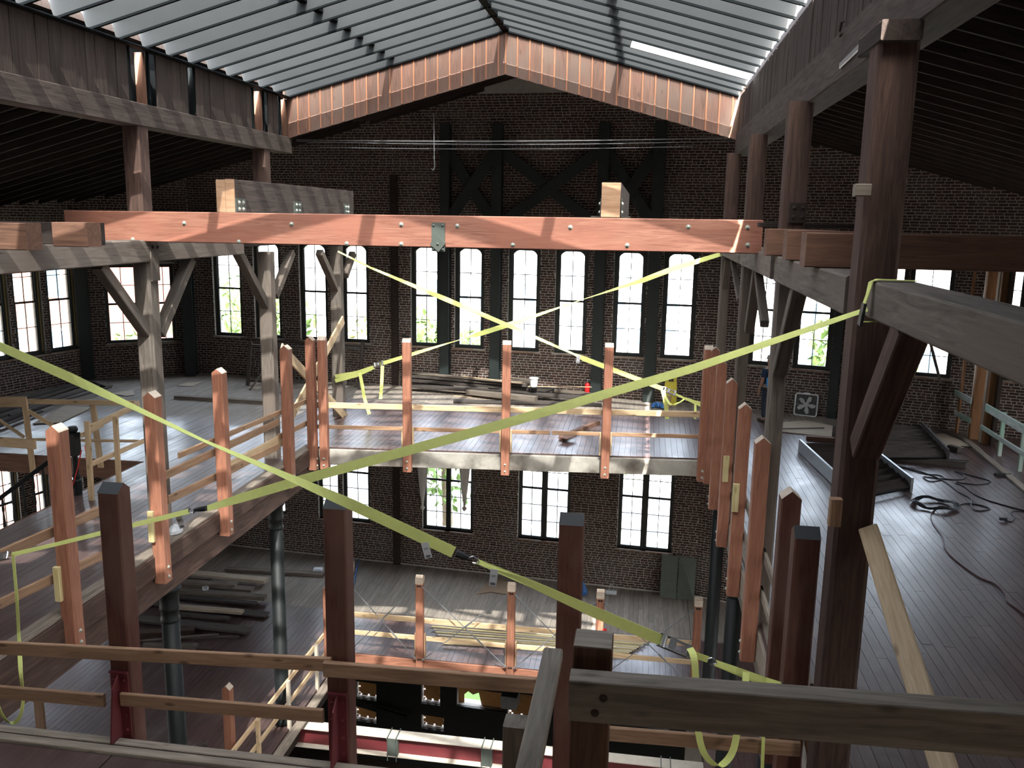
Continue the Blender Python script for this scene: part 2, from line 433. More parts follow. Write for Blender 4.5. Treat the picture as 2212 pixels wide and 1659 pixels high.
def timber(name, p0, p1, w, h, mat, parent=None, up=(0, 0, 1), c=0.008, tip=None, tip_mat='post_tip', tip_h=0.07, rot=0):
    """sawn timber from p0 to p1; w across, h along up; tip = 'y' or 'z' for a pointed end with its ridge along that axis"""
    p0 = Vector(p0); p1 = Vector(p1); L = (p1 - p0).length
    mw = axes(p1 - p0, up, p0)
    b = MB()
    if tip is None:
        b.cbox(0, L, -w / 2, w / 2, -h / 2, h / 2, c)
        return b.obj(name, mat, parent, mw)
    x1 = L - tip_h
    b.cbox(0, x1, -w / 2, w / 2, -h / 2, h / 2, c)
    if tip == 'z':
        q = [(x1, -w / 2, -h / 2), (x1, w / 2, -h / 2), (x1, w / 2, h / 2), (x1, -w / 2, h / 2), (L, 0, -h / 2), (L, 0, h / 2)]
        b.add(q, [(1, 2, 5, 4), (3, 0, 4, 5)], 1); b.add(q, [(0, 1, 4), (2, 3, 5)], 0)
    else:
        q = [(x1, -w / 2, -h / 2), (x1, w / 2, -h / 2), (x1, w / 2, h / 2), (x1, -w / 2, h / 2), (L, -w / 2, 0), (L, w / 2, 0)]
        b.add(q, [(0, 1, 5, 4), (2, 3, 4, 5)], 1); b.add(q, [(1, 2, 5), (3, 0, 4)], 0)
    return b.obj(name, [mat, tip_mat], parent, mw)
_bolt = None
def bolt(parent, p, nrm, r=0.018, mat='bolt'):
    global _bolt
    if _bolt is None:
        _bolt = {}
    if mat not in _bolt:
        b = MB(); b.lathe([(1.5, 0), (1.5, .25), (1.0, .3), (.95, .8), (.55, 1.15), (.1, 1.25)], 8); _bolt[mat] = b.mesh('bolt_' + mat)
        _bolt[mat].materials.append(M[mat])
    mw = T(p) @ Vector(nrm).to_track_quat('Z', 'Y').to_matrix().to_4x4() @ Matrix.Scale(r, 4)
    return link('bolt', _bolt[mat], None, parent, mw)

# ---------------------------------------------------------------- walls: brick courses, openings, windows
class Wall:
    def __init__(s, name, p0, p1, z0, z1, thick=0.42):
        s.name = name; s.z0 = z0; s.z1 = z1; s.th = thick
        a = Vector((*p0, 0)); b = Vector((*p1, 0)); s.L = (b - a).length
        u = (b - a).normalized(); out = Vector((-u.y, u.x, 0))
        s.u = u; s.out = out; s.p0 = a; s.open = []
        s.mw = Matrix(((u.x, out.x, 0, a.x), (u.y, out.y, 0, a.y), (0, 0, 1, 0), (0, 0, 0, 1)))
    def sz(s, px, py, off=0.0):
        r = ray(px, py); p = s.p0 + s.out * off
        t = (p - CAM).dot(s.out) / r.dot(s.out); q = CAM + r * t
        return (q - s.p0).dot(s.u), q.z
    def world(s, ss, y, z):
        return s.mw @ Vector((ss, y, z))
    def build(s, bricks=True, region=None, part_zone=None, nparts=300, mat='mortar'):
        xs = sorted({0, s.L, *[v for o in s.open for v in o[:2]]}); zs = sorted({s.z0, s.z1, *[v for o in s.open for v in o[2:4]]})
        b = MB()
        for i in range(len(xs) - 1):
            run = None
            for k in range(len(zs) - 1):
                cx = (xs[i] + xs[i + 1]) / 2; cz = (zs[k] + zs[k + 1]) / 2
                if any(o[0] < cx < o[1] and o[2] < cz < o[3] for o in s.open):
                    if run: b.box(xs[i], xs[i + 1], 0, s.th, *run); run = None
                else:
                    run = (run[0] if run else zs[k], zs[k + 1])
            if run: b.box(xs[i], xs[i + 1], 0, s.th, *run)
        s.obj = struct(b.obj(s.name, mat, None, s.mw))
        if not bricks:
            return s.obj
        bl, bh, jt = 0.205, 0.060, 0.017
        reg = region or (0, s.L, s.z0, s.z1)
        stuffv = []; cand = []
        z = reg[2]; row = 0; rr = random.Random(len(s.name) * 31 + 5)
        while z + bh < reg[3]:
            x = reg[0] - (0.11 if row % 2 else 0.0) - rr.random() * 0.02
            header = row % 6 == 5
            while x < reg[1]:
                l = (0.098 if header else bl) * (0.94 + 0.12 * rr.random())
                x0, x1 = max(x, reg[0]), min(x + l, reg[1])
                if x1 - x0 > 0.03:
                    segs = [(x0, x1)]
                    for o in s.open:
                        if o[2] < z + bh and o[3] > z:
                            new = []
                            for a, c in segs:
                                if a < o[0]: new.append((a, min(c, o[0])))
                                if c > o[1]: new.append((max(a, o[1]), c))
                            segs = [q for q in new if q[1] - q[0] > 0.025]
                    for a, c in segs:
                        full = abs((c - a) - l) < 1e-6 and not header
                        pr = 0.003 + 0.006 * rr.random(); dz = (rr.random() - .5) * 0.008
                        (cand if (full and part_zone and part_zone[0] < a < part_zone[1] and part_zone[2] < z < part_zone[3]) else stuffv).append((a, c, z + dz, z + bh + dz, pr, rr.random()))
                x += l + jt
            z += bh + jt; row += 1
        if len(cand) > nparts:
            rr.shuffle(cand); stuffv += cand[nparts:]; cand = cand[:nparts]
        if stuffv:
            A = np.array(stuffv); n = len(A)
            V = np.zeros((n, 8, 3)); 
            c = 0.006
            V[:, 0] = np.c_[A[:, 0], 0 * A[:, 0], A[:, 2]]; V[:, 1] = np.c_[A[:, 1], 0 * A[:, 0], A[:, 2]]
            V[:, 2] = np.c_[A[:, 1], 0 * A[:, 0], A[:, 3]]; V[:, 3] = np.c_[A[:, 0], 0 * A[:, 0], A[:, 3]]
            V[:, 4] = np.c_[A[:, 0] + c, -A[:, 4], A[:, 2] + c]; V[:, 5] = np.c_[A[:, 1] - c, -A[:, 4], A[:, 2] + c]
            V[:, 6] = np.c_[A[:, 1] - c, -A[:, 4], A[:, 3] - c]; V[:, 7] = np.c_[A[:, 0] + c, -A[:, 4], A[:, 3] - c]
            F = np.array([(4, 5, 6, 7), (0, 1, 5, 4), (1, 2, 6, 5), (2, 3, 7, 6), (3, 0, 4, 7)])
            FF = (F[None] + (np.arange(n) * 8)[:, None, None]).reshape(-1, 4)
            me = bpy.data.meshes.new('brickwork'); me.from_pydata(V.reshape(-1, 3).tolist(), [], FF.tolist())
            at = me.attributes.new('rnd', 'FLOAT', 'FACE'); at.data.foreach_set('value', np.repeat(A[:, 5], 5))
            stuff(link('brickwork', me, 'brick', s.obj, s.mw))
        if cand:
            b = MB(); c = 0.03
            b.add([(0, 0, 0), (1, 0, 0), (1, 0, 1), (0, 0, 1), (c, -1, c * 3), (1 - c, -1, c * 3), (1 - c, -1, 1 - c * 3), (c, -1, 1 - c * 3)],
                  [(4, 5, 6, 7), (0, 1, 5, 4), (1, 2, 6, 5), (2, 3, 7, 6), (3, 0, 4, 7), (0, 3, 2, 1)])
            me = b.mesh('brick_piece'); me.materials.append(M['brick'])
            for a, c2, z0, z1, pr, q in cand:
                link('brick', me, None, s.obj, s.mw @ T(a, 0, z0) @ Matrix.Diagonal((c2 - a, pr, z1 - z0, 1)))
        return s.obj
_wn = [0]
def window(wall, s0, s1, z0, z1, rows=4, cols=2, arch=0.0, fw=0.11, meet=None, sill=True, y=0.10, depth=0.10, sill_out=0.03, transom=False, trim=None):
    """sash window with glass area s0..s1, z0..z1; every pane is an object"""
    _wn[0] += 1
    k = 10
    inner = [(s0, z0), (s1, z0)]; outer = [(s0 - fw, z0 - fw * .6), (s1 + fw, z0 - fw * .6)]
    top = z1 + fw
    mid = (s0 + s1) / 2; hw = (s1 - s0) / 2
    if arch:
        for i in range(k + 1):
            t = math.pi * i / k
            cx = math.copysign(abs(math.cos(t)) ** 0.75, math.cos(t)); sy = math.sin(t) ** 0.9 if math.sin(t) > 0 else 0
            inner.append((mid + hw * cx, z1 - arch + arch * sy))
            outer.append((mid + (hw + fw) * max(-1, min(1, math.cos(t) * 1.5)), top if 0 < i < k else z1 - arch))
    else:
        inner += [(s1, z1), (s0, z1)]; outer += [(s1 + fw, top), (s0 - fw, top)]
    n = len(inner); b = MB()
    vs = [(a, y, c) for a, c in outer] + [(a, y, c) for a, c in inner] + [(a, y + depth, c) for a, c in outer] + [(a, y + depth, c) for a, c in inner]
    fs = []
    for i in range(n):
        j = (i + 1) % n
        fs += [(i, j, n + j, n + i), (n + i, n + j, 3 * n + j, 3 * n + i), (2 * n + j, 2 * n + i, 3 * n + i, 3 * n + j), (j, i, 2 * n + i, 2 * n + j)]
    b.add(vs, fs)
    root = struct(b.obj('window_%d' % _wn[0], 'frame', None, wall.mw))
    meet = meet if meet is not None else rows // 2
    dz = (z1 - z0) / rows; dx = (s1 - s0) / cols
    ym = y + depth * 0.55
    for nm, r0, r1, yy in (('lower_sash', 0, meet, ym - .02), ('upper_sash', meet, rows, ym)):
        if r1 <= r0: continue
        sb = MB(); za = z0 + r0 * dz; zb = z0 + r1 * dz; t = 0.028
        sb.box(s0, s0 + t, yy - .02, yy + .02, za, zb); sb.box(s1 - t, s1, yy - .02, yy + .02, za, zb)
        sb.box(s0, s1, yy - .02, yy + .02, za, za + t * 1.2); sb.box(s0, s1, yy - .02, yy + .02, zb - t, zb)
        for i in range(1, cols): sb.box(s0 + i * dx - .011, s0 + i * dx + .011, yy - .014, yy + .014, za, zb)
        for r in range(r0 + 1, r1): sb.box(s0, s1, yy - .014, yy + .014, z0 + r * dz - .011, z0 + r * dz + .011)
        sash = sb.obj(nm, 'frame', root, wall.mw)
        pm = MB(); pm.box(0, dx, -.003, .003, 0, dz); pme = pm.mesh('pane'); pme.materials.append(M['glass'])
        for r in range(r0, r1):
            for i in range(cols):
                link('pane', pme, None, sash, wall.mw @ T(s0 + i * dx, yy, z0 + r * dz))
    if sill:
        sb = MB(); sb.cbox(s0 - fw - .06, s1 + fw + .06, -sill_out, y + .02, z0 - fw * .6 - .06, z0 - fw * .6, .006)
        sb.obj('window_sill', 'sill', root, wall.mw)
    if trim:
        sb = MB(); sb.box(s1 + fw * .55, s1 + fw * .85, y - .012, y, z0, z1); sb.obj('inner_trim', trim, root, wall.mw)
    return root

# ---------------------------------------------------------------- board floors
def planks(parent, mat, rects, z, seed=3, w=0.13, near=(0, 0), nparts=300, th=0.028, front=None):
    """boards along Y filling rects (x0,x1,y0,y1); nearest nparts are objects, the others one mesh"""
    rr = random.Random(seed); L = []
    for x0, x1, y0, y1 in rects:
        x = x0
        while x < x1 - 0.02:
            xe = min(x + w, x1)
            ya = y0(x) if callable(y0) else y0
            yb = y1(x) if callable(y1) else y1
            y = ya
            first = True
            while y < yb - 0.01:
                l = 1.2 + 3.4 * rr.random()
                ye = min(y + l, yb)
                if yb - ye < 0.5: ye = yb
                if ye - y > 0.03:
                    L.append((x + .0025, xe - .0025, y + .002, ye - .002, z + (rr.random() - .5) * .004, rr.random()))
                y = ye
            x = xe
    L.sort(key=lambda q: (q[0] - near[0]) ** 2 + ((q[2] + q[3]) / 2 - near[1]) ** 2)
    b = MB(); b.box(0, 1, 0, 1, -1, 0); me = b.mesh('floorboard'); me.materials.append(M[mat])
    for x0, x1, y0, y1, zz, q in L[:nparts]:
        link('floorboard', me, None, parent, T(x0, y0, zz) @ Matrix.Diagonal((x1 - x0, y1 - y0, th, 1)))
    rest = L[nparts:]
    if rest:
        b = MB(); rn = []
        for x0, x1, y0, y1, zz, q in rest:
            b.box(x0, x1, y0, y1, zz - th, zz); rn += [q] * 6
        stuff(link('floorboards', b.mesh('floorboards', rnd=rn), mat, parent))
# ================================================================ SETTING: walls
GZ, BZ = -13.3, -6.05                     # street floor, middle floor; the upper gallery floor is z = 0
W1 = Wall('wall_far', (-14.8, 27.0), (1.92, 25.733), GZ, 9.9)
W2 = Wall('wall_far_right', (1.92, 25.733), (13.2, 22.22), GZ, 8.5)
WC = Wall('wall_corner', (-17.32, 25.18), (-14.8, 27.0), GZ, 7.5)
WL = Wall('wall_left', (-24.9, -6.0), (-17.32, 25.18), GZ, 7.5)
WR = Wall('wall_right', (13.2, 22.22), (13.2, -8.0), GZ, 7.0)
WB = Wall('wall_back', (13.2, -8.0), (-26.0, -8.0), GZ, 9.9)
wins = []
def plan_win(wall, pa, pb, ymid, z0, z1, **kw):
    s0 = wall.sz(pa, ymid, .15)[0]; s1 = wall.sz(pb, ymid, .15)[0]
    f = kw.get('fw', 0.11)
    wall.open.append((s0 - f, s1 + f, z0 - f * .6, z1 + f))
    wins.append((wall, s0, s1, z0, z1, kw))
    return s0, s1
ZA0, ZA1 = 1.36, 4.36
colw = {}
for a, b in ((474, 522), (561, 606), (659, 706), (749, 794), (898, 946), (992, 1041), (1107, 1160), (1208, 1262), (1333, 1387), (1439, 1496)):
    plan_win(W1, a, b, 660, ZA0, ZA1, arch=0.26)
for a, b in ((1630, 1671), (1729, 1794)):
    plan_win(W2, a, b, 690, ZA0, ZA1, arch=0.26)
for a, b in ((1893, 1954), (1973, 2054)):
    plan_win(W2, a, b, 730, 1.42, 3.40, fw=0.085)
    plan_win(W2, a, b, 620, 3.62, 4.35, rows=1, fw=0.085, sill=False)
plan_win(W2, 2150, 2198, 720, 1.5, 4.45, fw=0.10)
for a, b in ((232, 295), (337, 371)):
    plan_win(WC, a, b, 650, 1.16, 3.55, fw=0.085)
    plan_win(WC, a, b, 565, 3.75, 4.3, rows=1, fw=0.085, sill=False)
for a, b, ym in ((-35, 8, 720), (32, 77, 680), (103, 150, 650)):
    plan_win(WL, a, b, ym, 1.12, 4.1, fw=0.14, trim='frame_in')
for a, b in ((697, 733), (750, 798), (921, 966), (973, 1019), (1127, 1172), (1181, 1228), (1343, 1389), (1399, 1450)):
    plan_win(W1, a, b, 1080, -4.68, -1.45, rows=6, fw=0.085)
plan_win(W1, 590, 618, 1080, -4.68, -1.45, rows=6, fw=0.085)
for a, b, ym in ((-10, 30, 1090), (72, 95, 1070), (137, 168, 1055)):
    plan_win(WL, a, b, ym, -4.9, -1.5, rows=6, fw=0.10, trim='frame_in')
# street-level shop openings closed with strand board
shop = []
for a, b, y0, y1 in ((770, 815, 1468, 1512), (766, 815, 1522, 1560), (911, 952, 1470, 1522), (911, 960, 1540, 1577), (988, 1092, 1480, 1536), (1098, 1152, 1492, 1556), (1325, 1356, 1530, 1562), (1390, 1446, 1545, 1575), (1096, 1153, 1575, 1612)):
    s0, zt = W1.sz(a, y0); s1, zb = W1.sz(b, y1)
    W1.open.append((s0, s1, zb, zt)); shop.append((s0, s1, zb, zt))
for y in (3.5, 7.5, 11.5, 15.5, 19.0):      # plain openings added in the unseen right and back walls for daylight
    s = 22.22 - y
    WR.open.append((s - .55, s + .55, 1.3, 4.3)); WR.open.append((s - .9, s + .9, -4.7, -1.5)); WR.open.append((s - .9, s + .9, GZ + 1.0, GZ + 4.2))
for y in (-3, 1, 5, 9, 13, 17):  # unseen left wall openings, added to give side light
    s = (y + 6.0) / 0.9717
    WL.open.append((s - .6, s + .6, 1.12, 4.1)); WL.open.append((s - .7, s + .7, -4.9, -1.5))
for s in (4, 9, 14, 24, 30):  # unseen back wall openings, added to lighten the street level
    WB.open.append((s - .9, s + .9, GZ + 1.0, GZ + 4.2))
WB.open.append((8.4, 9.6, 1.3, 4.3))
W1.build(region=(0, W1.L, -6.0, 8.9), part_zone=(3.2, 16.7, 0.45, 1.2))
W2.build(region=(0, 11.4, -6.0, 8.4), part_zone=(1.0, 7.6, 0.3, 1.1))
WC.build(region=(0, WC.L, -0.05, 7.4), part_zone=(0, 3.1, 0.1, 0.85))
WL.build(region=(23.0, WL.L, -6.0, 7.4), part_zone=(26.5, 32.1, 0.2, 1.0))
WR.build(bricks=False); WB.build(bricks=False)
shopfront = Wall('trim_3', (-14.8, 26.90), (1.91, 25.633), GZ, -6.40, 0.08)       # dark painted street level front
shopfront.open = [o for o in W1.open if o[3] < -6.5]
shopfront.build(bricks=False, mat='iron')
for wall, s0, s1, z0, z1, kw in wins:
    window(wall, s0, s1, z0, z1, **kw)

def far_y(x):
    if x < -17.32: return 25.18 - (-17.32 - x) / 0.2431
    if x < -14.8: return 25.18 + (x + 17.32) * 0.7222
    if x < 1.92: return 27.0 - (x + 14.8) * 0.0758
    return 25.733 - (x - 1.92) * 0.3114
def edge_A(x):
    return 18.72 + (x + 7.4) * 0.1 if -7.45 <= x <= 1.72 else -8
# ---------------------------------------------------------------- floors
def slab(name, polys, z0, z1, mat):
    b = MB()
    for poly in polys:
        n = len(poly)
        vs = [(x, y, z0) for x, y in poly] + [(x, y, z1) for x, y in poly]
        b.add(vs, [(i, (i + 1) % n, (i + 1) % n + n, i + n) for i in range(n)] + [tuple(range(n - 1, -1, -1)), tuple(range(n, 2 * n))])
    return struct(b.obj(name, mat))
XL, XRt = -7.45, 1.70
fA = slab('floor', [
    [(XL, -8), (XL, far_y(XL)), (-10.5, far_y(-10.5)), (-10.5, -8)],
    [(-10.5, 16.75), (-10.5, far_y(-10.5)), (-14.8, 27.0), (-17.32, 25.18), (-19.36, 16.75)],
    [(-15.6, 9), (-15.6, 16.75), (-19.36, 16.75), (-21.25, 9)],
    [(-10.5, -8), (-10.5, 9), (-21.25, 9), (-24.9, -6), (-24.9, -8)],
    [(XL, 18.72), (XRt, 19.63), (XRt, far_y(XRt)), (XL, far_y(XL))],
    [(XRt, -8), (13.2, -8), (13.2, 22.22), (1.92, 25.733), (XRt, 25.74)],
    [(XL, -8), (XRt, -8), (XRt, 7.36), (XL, 7.36)]], -0.30, -0.03, 'old_brown')
planks(fA, 'floor_A', [
    (-10.5, XL, 8.0, far_y), (-19.2, -10.5, 16.75, far_y), (XL, XRt, edge_A, far_y), (XRt, 9.2, 6.6, far_y)],
    0.0, 3, 0.135, (3.5, 10.0), 300)
fB = slab('floor', [
    [(XL, -8), (XL, far_y(XL)), (-14.8, 27.0), (-17.32, 25.18), (-24.9, -6), (-24.9, -8)],
    [(XL, 20.45), (XRt, 20.45), (XRt, far_y(XRt)), (XL, far_y(XL))],
    [(XRt, -8), (13.2, -8), (13.2, 22.22), (1.92, 25.733), (XRt, 25.74)]], BZ - 0.30, BZ - 0.03, 'old_brown')
planks(fB, 'floor_B', [(-15.5, XL, 10.5, far_y), (XL, XRt, 20.45, far_y), (XRt, 4.0, 10.0, far_y)], BZ, 5, 0.145, (-4, 20.0), 300)
slab('floor', [[(-24.9, -8), (13.2, -8), (13.2, 22.22), (1.92, 25.733), (-14.8, 27.0), (-17.32, 25.18)]], GZ - 0.3, GZ, 'old_dark')
# near deck: wide painted sheets with a sawn lumber edge
for i, (x0, x1) in enumerate(((-7.4, -5.02), (-5.0, -2.6), (-2.58, -0.2), (-0.18, 1.66))):
    b = MB(); b.box(x0, x1, 4.6, 7.12, -.028, 0.002)
    b.obj('floor_sheet', 'floor_A', fA)
# ---------------------------------------------------------------- roof and skylight
RX, RS = -3.30, 0.272
def zr(x): return 9.66 - RS * abs(x + 3.30)
def roof(b, x0, x1, y0, y1, t=0.12):
    vs = []
    for dz in (-t, 0):
        vs += [(x0, y0, zr(x0) + dz), (x1, y0, zr(x1) + dz), (x1, y1, zr(x1) + dz), (x0, y1, zr(x0) + dz)]
    b.add(vs, [(0, 3, 2, 1), (4, 5, 6, 7), (0, 1, 5, 4), (1, 2, 6, 5), (2, 3, 7, 6), (3, 0, 4, 7)])
SK0, SK1 = 4.2, 20.15
CLX, CRX = -8.45, 1.85
b = MB()
roof(b, -26, CLX - .12, -8.4, 28); roof(b, CRX + .12, 13.7, -8.4, 28)
for ya, yb in ((-8.4, SK0), (SK1 + .03, 28)):
    roof(b, CLX - .12, RX, ya, yb); roof(b, RX, CRX + .12, ya, yb)
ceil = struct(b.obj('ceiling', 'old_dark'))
def roof_rafter(xa, xb, y):
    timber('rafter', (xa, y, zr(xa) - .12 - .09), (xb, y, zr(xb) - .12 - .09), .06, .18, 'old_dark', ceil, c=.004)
y = 7.0
while y < 26.5:
    roof_rafter(-8.7, -19.0, y); roof_rafter(2.1, 13.0, y); y += 0.62
y = 20.7
while y < 26.5:
    roof_rafter(RX - .05, -8.4, y); roof_rafter(RX + .05, 1.8, y); y += 0.62
skyl = empty('skylight', (RX, (SK0 + SK1) / 2, 9.3))
tag(skyl, 'long glazed gable skylight with grey deep rafters over the atrium', 'skylight')
def sk_rafter(x0, x1, y):
    sgn = 1 if x1 > x0 else -1
    p0 = Vector((x0, y, zr(x0) - .175)); p1 = Vector((x1, y, zr(x1) - .175)); L = (p1 - p0).length
    b = MB(); b.box(0, L, -.022, .022, -.118, .15); b.box(0, L, -.026, .026, -.15, -.118, 1)  # second box: black strip painting shade on the rafter's underside
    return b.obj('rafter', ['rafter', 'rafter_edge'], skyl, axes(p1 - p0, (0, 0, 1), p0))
ky = 0
while SK1 - 0.75 - ky * 0.745 > SK0:
    y = SK1 - 0.75 - ky * 0.745
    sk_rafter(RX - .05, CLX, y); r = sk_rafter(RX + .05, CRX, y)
    if ky == 2:
        p0 = Vector((-.45, y - .024, zr(-.45) - .175)); p1 = Vector((CRX - .02, y - .024, zr(CRX) - .175 + .005))
        b = MB(); b.box(0, (p1 - p0).length, -.004, .001, -.148, .148)
        grp(b.obj('white_board', 'rafter_white', skyl, axes(p1 - p0, (0, 0, 1), p0)), 'white board')
    ky += 1
for xa, xb in ((RX - .05, CLX), (RX + .05, CRX)):      # rafter against the gable
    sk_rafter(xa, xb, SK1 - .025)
for i in range(ky + 1):                                  # panes between rafters, three per slope
    y1 = SK1 - .0 if i == 0 else SK1 - .75 - (i - 1) * .745
    y0 = SK1 - .75 - i * .745
    if y0 < SK0: y0 = SK0
    for sgn, xe in ((-1, CLX), (1, CRX)):
        xm = RX + sgn * 2.6
        for xa, xb in ((RX + sgn * .03, xm - sgn * .02), (xm + sgn * .02, xe)):
            b = MB(); x0, x1 = min(xa, xb), max(xa, xb)
            vs = []
            for dz in (0.0, .008):
                vs += [(x0, y0 + .01, zr(x0) + dz), (x1, y0 + .01, zr(x1) + dz), (x1, y1 - .01, zr(x1) + dz), (x0, y1 - .01, zr(x0) + dz)]
            b.add(vs, [(0, 3, 2, 1), (4, 5, 6, 7), (0, 1, 5, 4), (1, 2, 6, 5), (2, 3, 7, 6), (3, 0, 4, 7)])
            b.obj('pane', 'sky_glass', skyl)
for nm, x, w, h, dz in (('purlin', RX - 2.6, .14, .14, -.09), ('purlin', RX + 2.6, .14, .14, -.09), ('ridge_beam', RX, .16, .30, -.17)):
    timber(nm, (x, SK0, zr(x) + dz), (x, SK1, zr(x) + dz), w, h, 'rafter_edge', skyl)
# gable boards at the far end of the skylight (over the atrium's far side)
gab = empty('skylight_gable', (RX, SK1, 8.0)); tag(gab, 'red brown boarded gable end closing the skylight in full sun', 'gable wall')
x = CLX
rr = random.Random(4)
while x < CRX - .02:
    xe = min(x + 0.262, CRX)
    if x < RX < xe: xe = RX
    b = MB(); zt0, zt1 = zr(x) - .325, zr(xe) - .325
    yb = SK1 + .012 - rr.random() * .008
    vs = []
    for yy in (yb, yb + .03):
        vs += [(x + .002, yy, zt0 - .90), (xe - .002, yy, zt1 - .90), (xe - .002, yy, zt1 + .06), (x + .002, yy, zt0 + .06)]
    b.add(vs, [(0, 1, 2, 3), (7, 6, 5, 4), (4, 5, 1, 0), (5, 6, 2, 1), (6, 7, 3, 2), (7, 4, 0, 3)])
    mw = T(x, yb, zt0) @ Matrix.Rotation(math.pi / 2, 4, 'Y')
    b.obj('board', 'gable', gab, mw, world=True)
    if xe < CRX - .1:
        zt = zr(xe + .015) - .325
        timber('batten', (xe + .008, SK1 + .004, zt - .885), (xe + .008, SK1 + .004, zt + .05), .032, .022, 'batten', gab, (0, 1, 0), .003)
    x = xe + .016 if xe != RX else xe
b = MB()
for xa, xb in ((CLX - .1, RX), (RX, CRX + .1)):
    vs = []
    for yy in (SK1 + .045, SK1 + .07):
        vs += [(xa, yy, zr(xa) - 1.22), (xb, yy, zr(xb) - 1.22), (xb, yy, zr(xb) - .05), (xa, yy, zr(xa) - .05)]
    b.add(vs, [(0, 1, 2, 3), (7, 6, 5, 4), (4, 5, 1, 0), (5, 6, 2, 1), (6, 7, 3, 2), (7, 4, 0, 3)])
b.obj('backing_panel', 'old_dark', gab)
# board curbs on both sides
def curb(x, sgn, wd, z0, z1, label, holes, mat):
    root = empty('skylight_curb', (x, 12, z0)); tag(root, label, 'board wall')
    y = SK0; rr = random.Random(9)
    while y < SK1 - .02:
        ye = min(y + wd * (.85 + .3 * rr.random()), SK1)
        if not any(y < h1 and ye > h0 for h0, h1 in holes):
            off = rr.random() * .012
            b = MB(); b.cbox(0, z1 - z0, -(ye - y) / 2 + .004, (ye - y) / 2 - .004, -.014, .014, .003)
            b.obj('board', mat, root, axes((0, 0, 1), (1, 0, 0), (x + sgn * off, (y + ye) / 2, z0)))
        y = ye
    b = MB(); b.box(x + sgn * .20, x + sgn * .24, SK0, SK1, z0, z1 + .3)
    for h0, h1 in holes:
        for yy in (h0 - .06, h1 + .03):
            b.box(min(x, x + sgn * .2), max(x, x + sgn * .2), yy, yy + .03, z0, z1)
    b.obj('backing_panel', 'rafter_edge', root)
    for h0, h1 in holes[:1] + holes[2:]:
        b = MB(); b.cbox(0, z1 - z0 - .02, -.09, .09, -.015, .015, .003)
        b.obj('pine_block', 'stub', root, axes((0, 0, 1), (0, 1, .1), (x + sgn * .1, h1 - .06, z0)))
    xo = -.045 * sgn if sgn < 0 else .06
    timber('cap_flashing', (x + abs(xo) if sgn < 0 else x + .06, SK0, z1 + .015), (x + abs(xo) if sgn < 0 else x + .06, SK1, z1 + .015), .19 if sgn < 0 else .12, .03, 'rafter_edge', root)
hl = [(Xp(a, 170, CLX).y, Xp(b_, 170, CLX).y) for a, b_ in ((286, 320), (408, 419), (548, 567), (606, 620))]
curb(CLX, -1, .27, 7.06, 7.93, 'dark brown boarded curb along the left side of the skylight', hl, 'curb')
curb(CRX, 1, .17, 7.18, 7.93, 'grey brown boarded curb along the right side of the skylight', [], 'curb')
tag(timber('sill_beam', (CLX - .13, 2.5, 6.88), (CLX - .13, 20.3, 6.88), .34, .37, 'sill_beam', c=.012),
    'long dark timber under the left skylight curb with striped sunlight', 'beam')
sbr = timber('sill_beam', (CRX + .13, -3, 6.94), (CRX + .13, 20.3, 6.94), .34, .48, 'sill_beam', c=.012)
tag(sbr, 'long grey brown timber under the right skylight curb', 'beam')
# iron hook, blue strip and pale patch on the right sill beam
p = Xp(1823, 70, CRX - .04)
b = MB(); b.tube([p + Vector((-.0, 0, .10)), p + Vector((-.03, .0, .10)), p + Vector((-.03, .06, .02)), p + Vector((-.03, .02, -.03)), p + Vector((-.03, -.07, -.02))], .012, 6)
b.obj('iron_hook', 'old_dark', sbr, T(p), world=True)
pa, pb = Xp(1862, 97, CRX - .05), Xp(1816, 142, CRX - .05)
timber('pale_strip', pa, pb, .03, .06, 'steel_grey', sbr)
pa, pb = Xp(1985, 8, CRX - .03), Xp(1905, 66, CRX - .03)
timber('splice_board', pa + Vector((.1, 0, -.02)), pb + Vector((.1, 0, -.02)), .2, .05, 'fresh_end', sbr)
# ---------------------------------------------------------------- outside, seen through the windows
b = MB(); b.box(-1500, 1500, -60, 3000, GZ - .8, GZ - .4); struct(b.obj('ground', 'road'))
b = MB(); b.box(-140, 120, 52, 60, GZ - .4, GZ - .37); struct(b.obj('street', 'asphalt'))
b = MB(); b.box(-50, -2, 31, 37, GZ - .4, GZ - .36); b.box(4, 20, 32, 50, GZ - .4, GZ - .36); struct(b.obj('lawn', 'grass'))
def house(x0, x1, y0, y1, h, mat, label, nx=5, nz=4, side=True):
    r = empty('building', ((x0 + x1) / 2, y0, GZ)); tag(r, label, 'building')
    b = MB(); b.box(x0, x1, y0, y1, GZ - .4, GZ + h); b.obj('wall', mat, r)
    b = MB(); b.box(x0 - .3, x1 + .3, y0 - .3, y1 + .3, GZ + h, GZ + h + .5); b.obj('roof', 'roof_far', r)
    for i in range(nx):
        for k in range(nz):
            cx = x0 + (i + .5) * (x1 - x0) / nx; cz = GZ + (k + .55) * h / nz; hw = (x1 - x0) / nx * .22; hh = h / nz * .27
            b = MB(); b.box(cx - hw - .12, cx + hw + .12, y0 - .10, y0 + .02, cz - hh - .12, cz + hh + .12); w_ = b.obj('window_frame', 'stucco', r)
            b = MB(); b.box(cx - hw, cx + hw, y0 - .13, y0 - .09, cz - hh, cz + hh); b.obj('pane', 'glass_far', w_)
house(-46, -31, 44, 60, 17, 'brick_far', 'red brick building outside beyond the left gallery windows')
house(-28.6, -26.8, 22, 30, 19, 'brick_far', 'narrow red brick building close outside the left wall windows', 1, 5)
house(-22, -8, 88, 104, 13, 'stucco', 'pale building with blue windows across the street, left of centre', 6, 3)
house(-4, 10, 96, 110, 11.5, 'stucco', 'pale building across the street behind the middle windows', 5, 3)
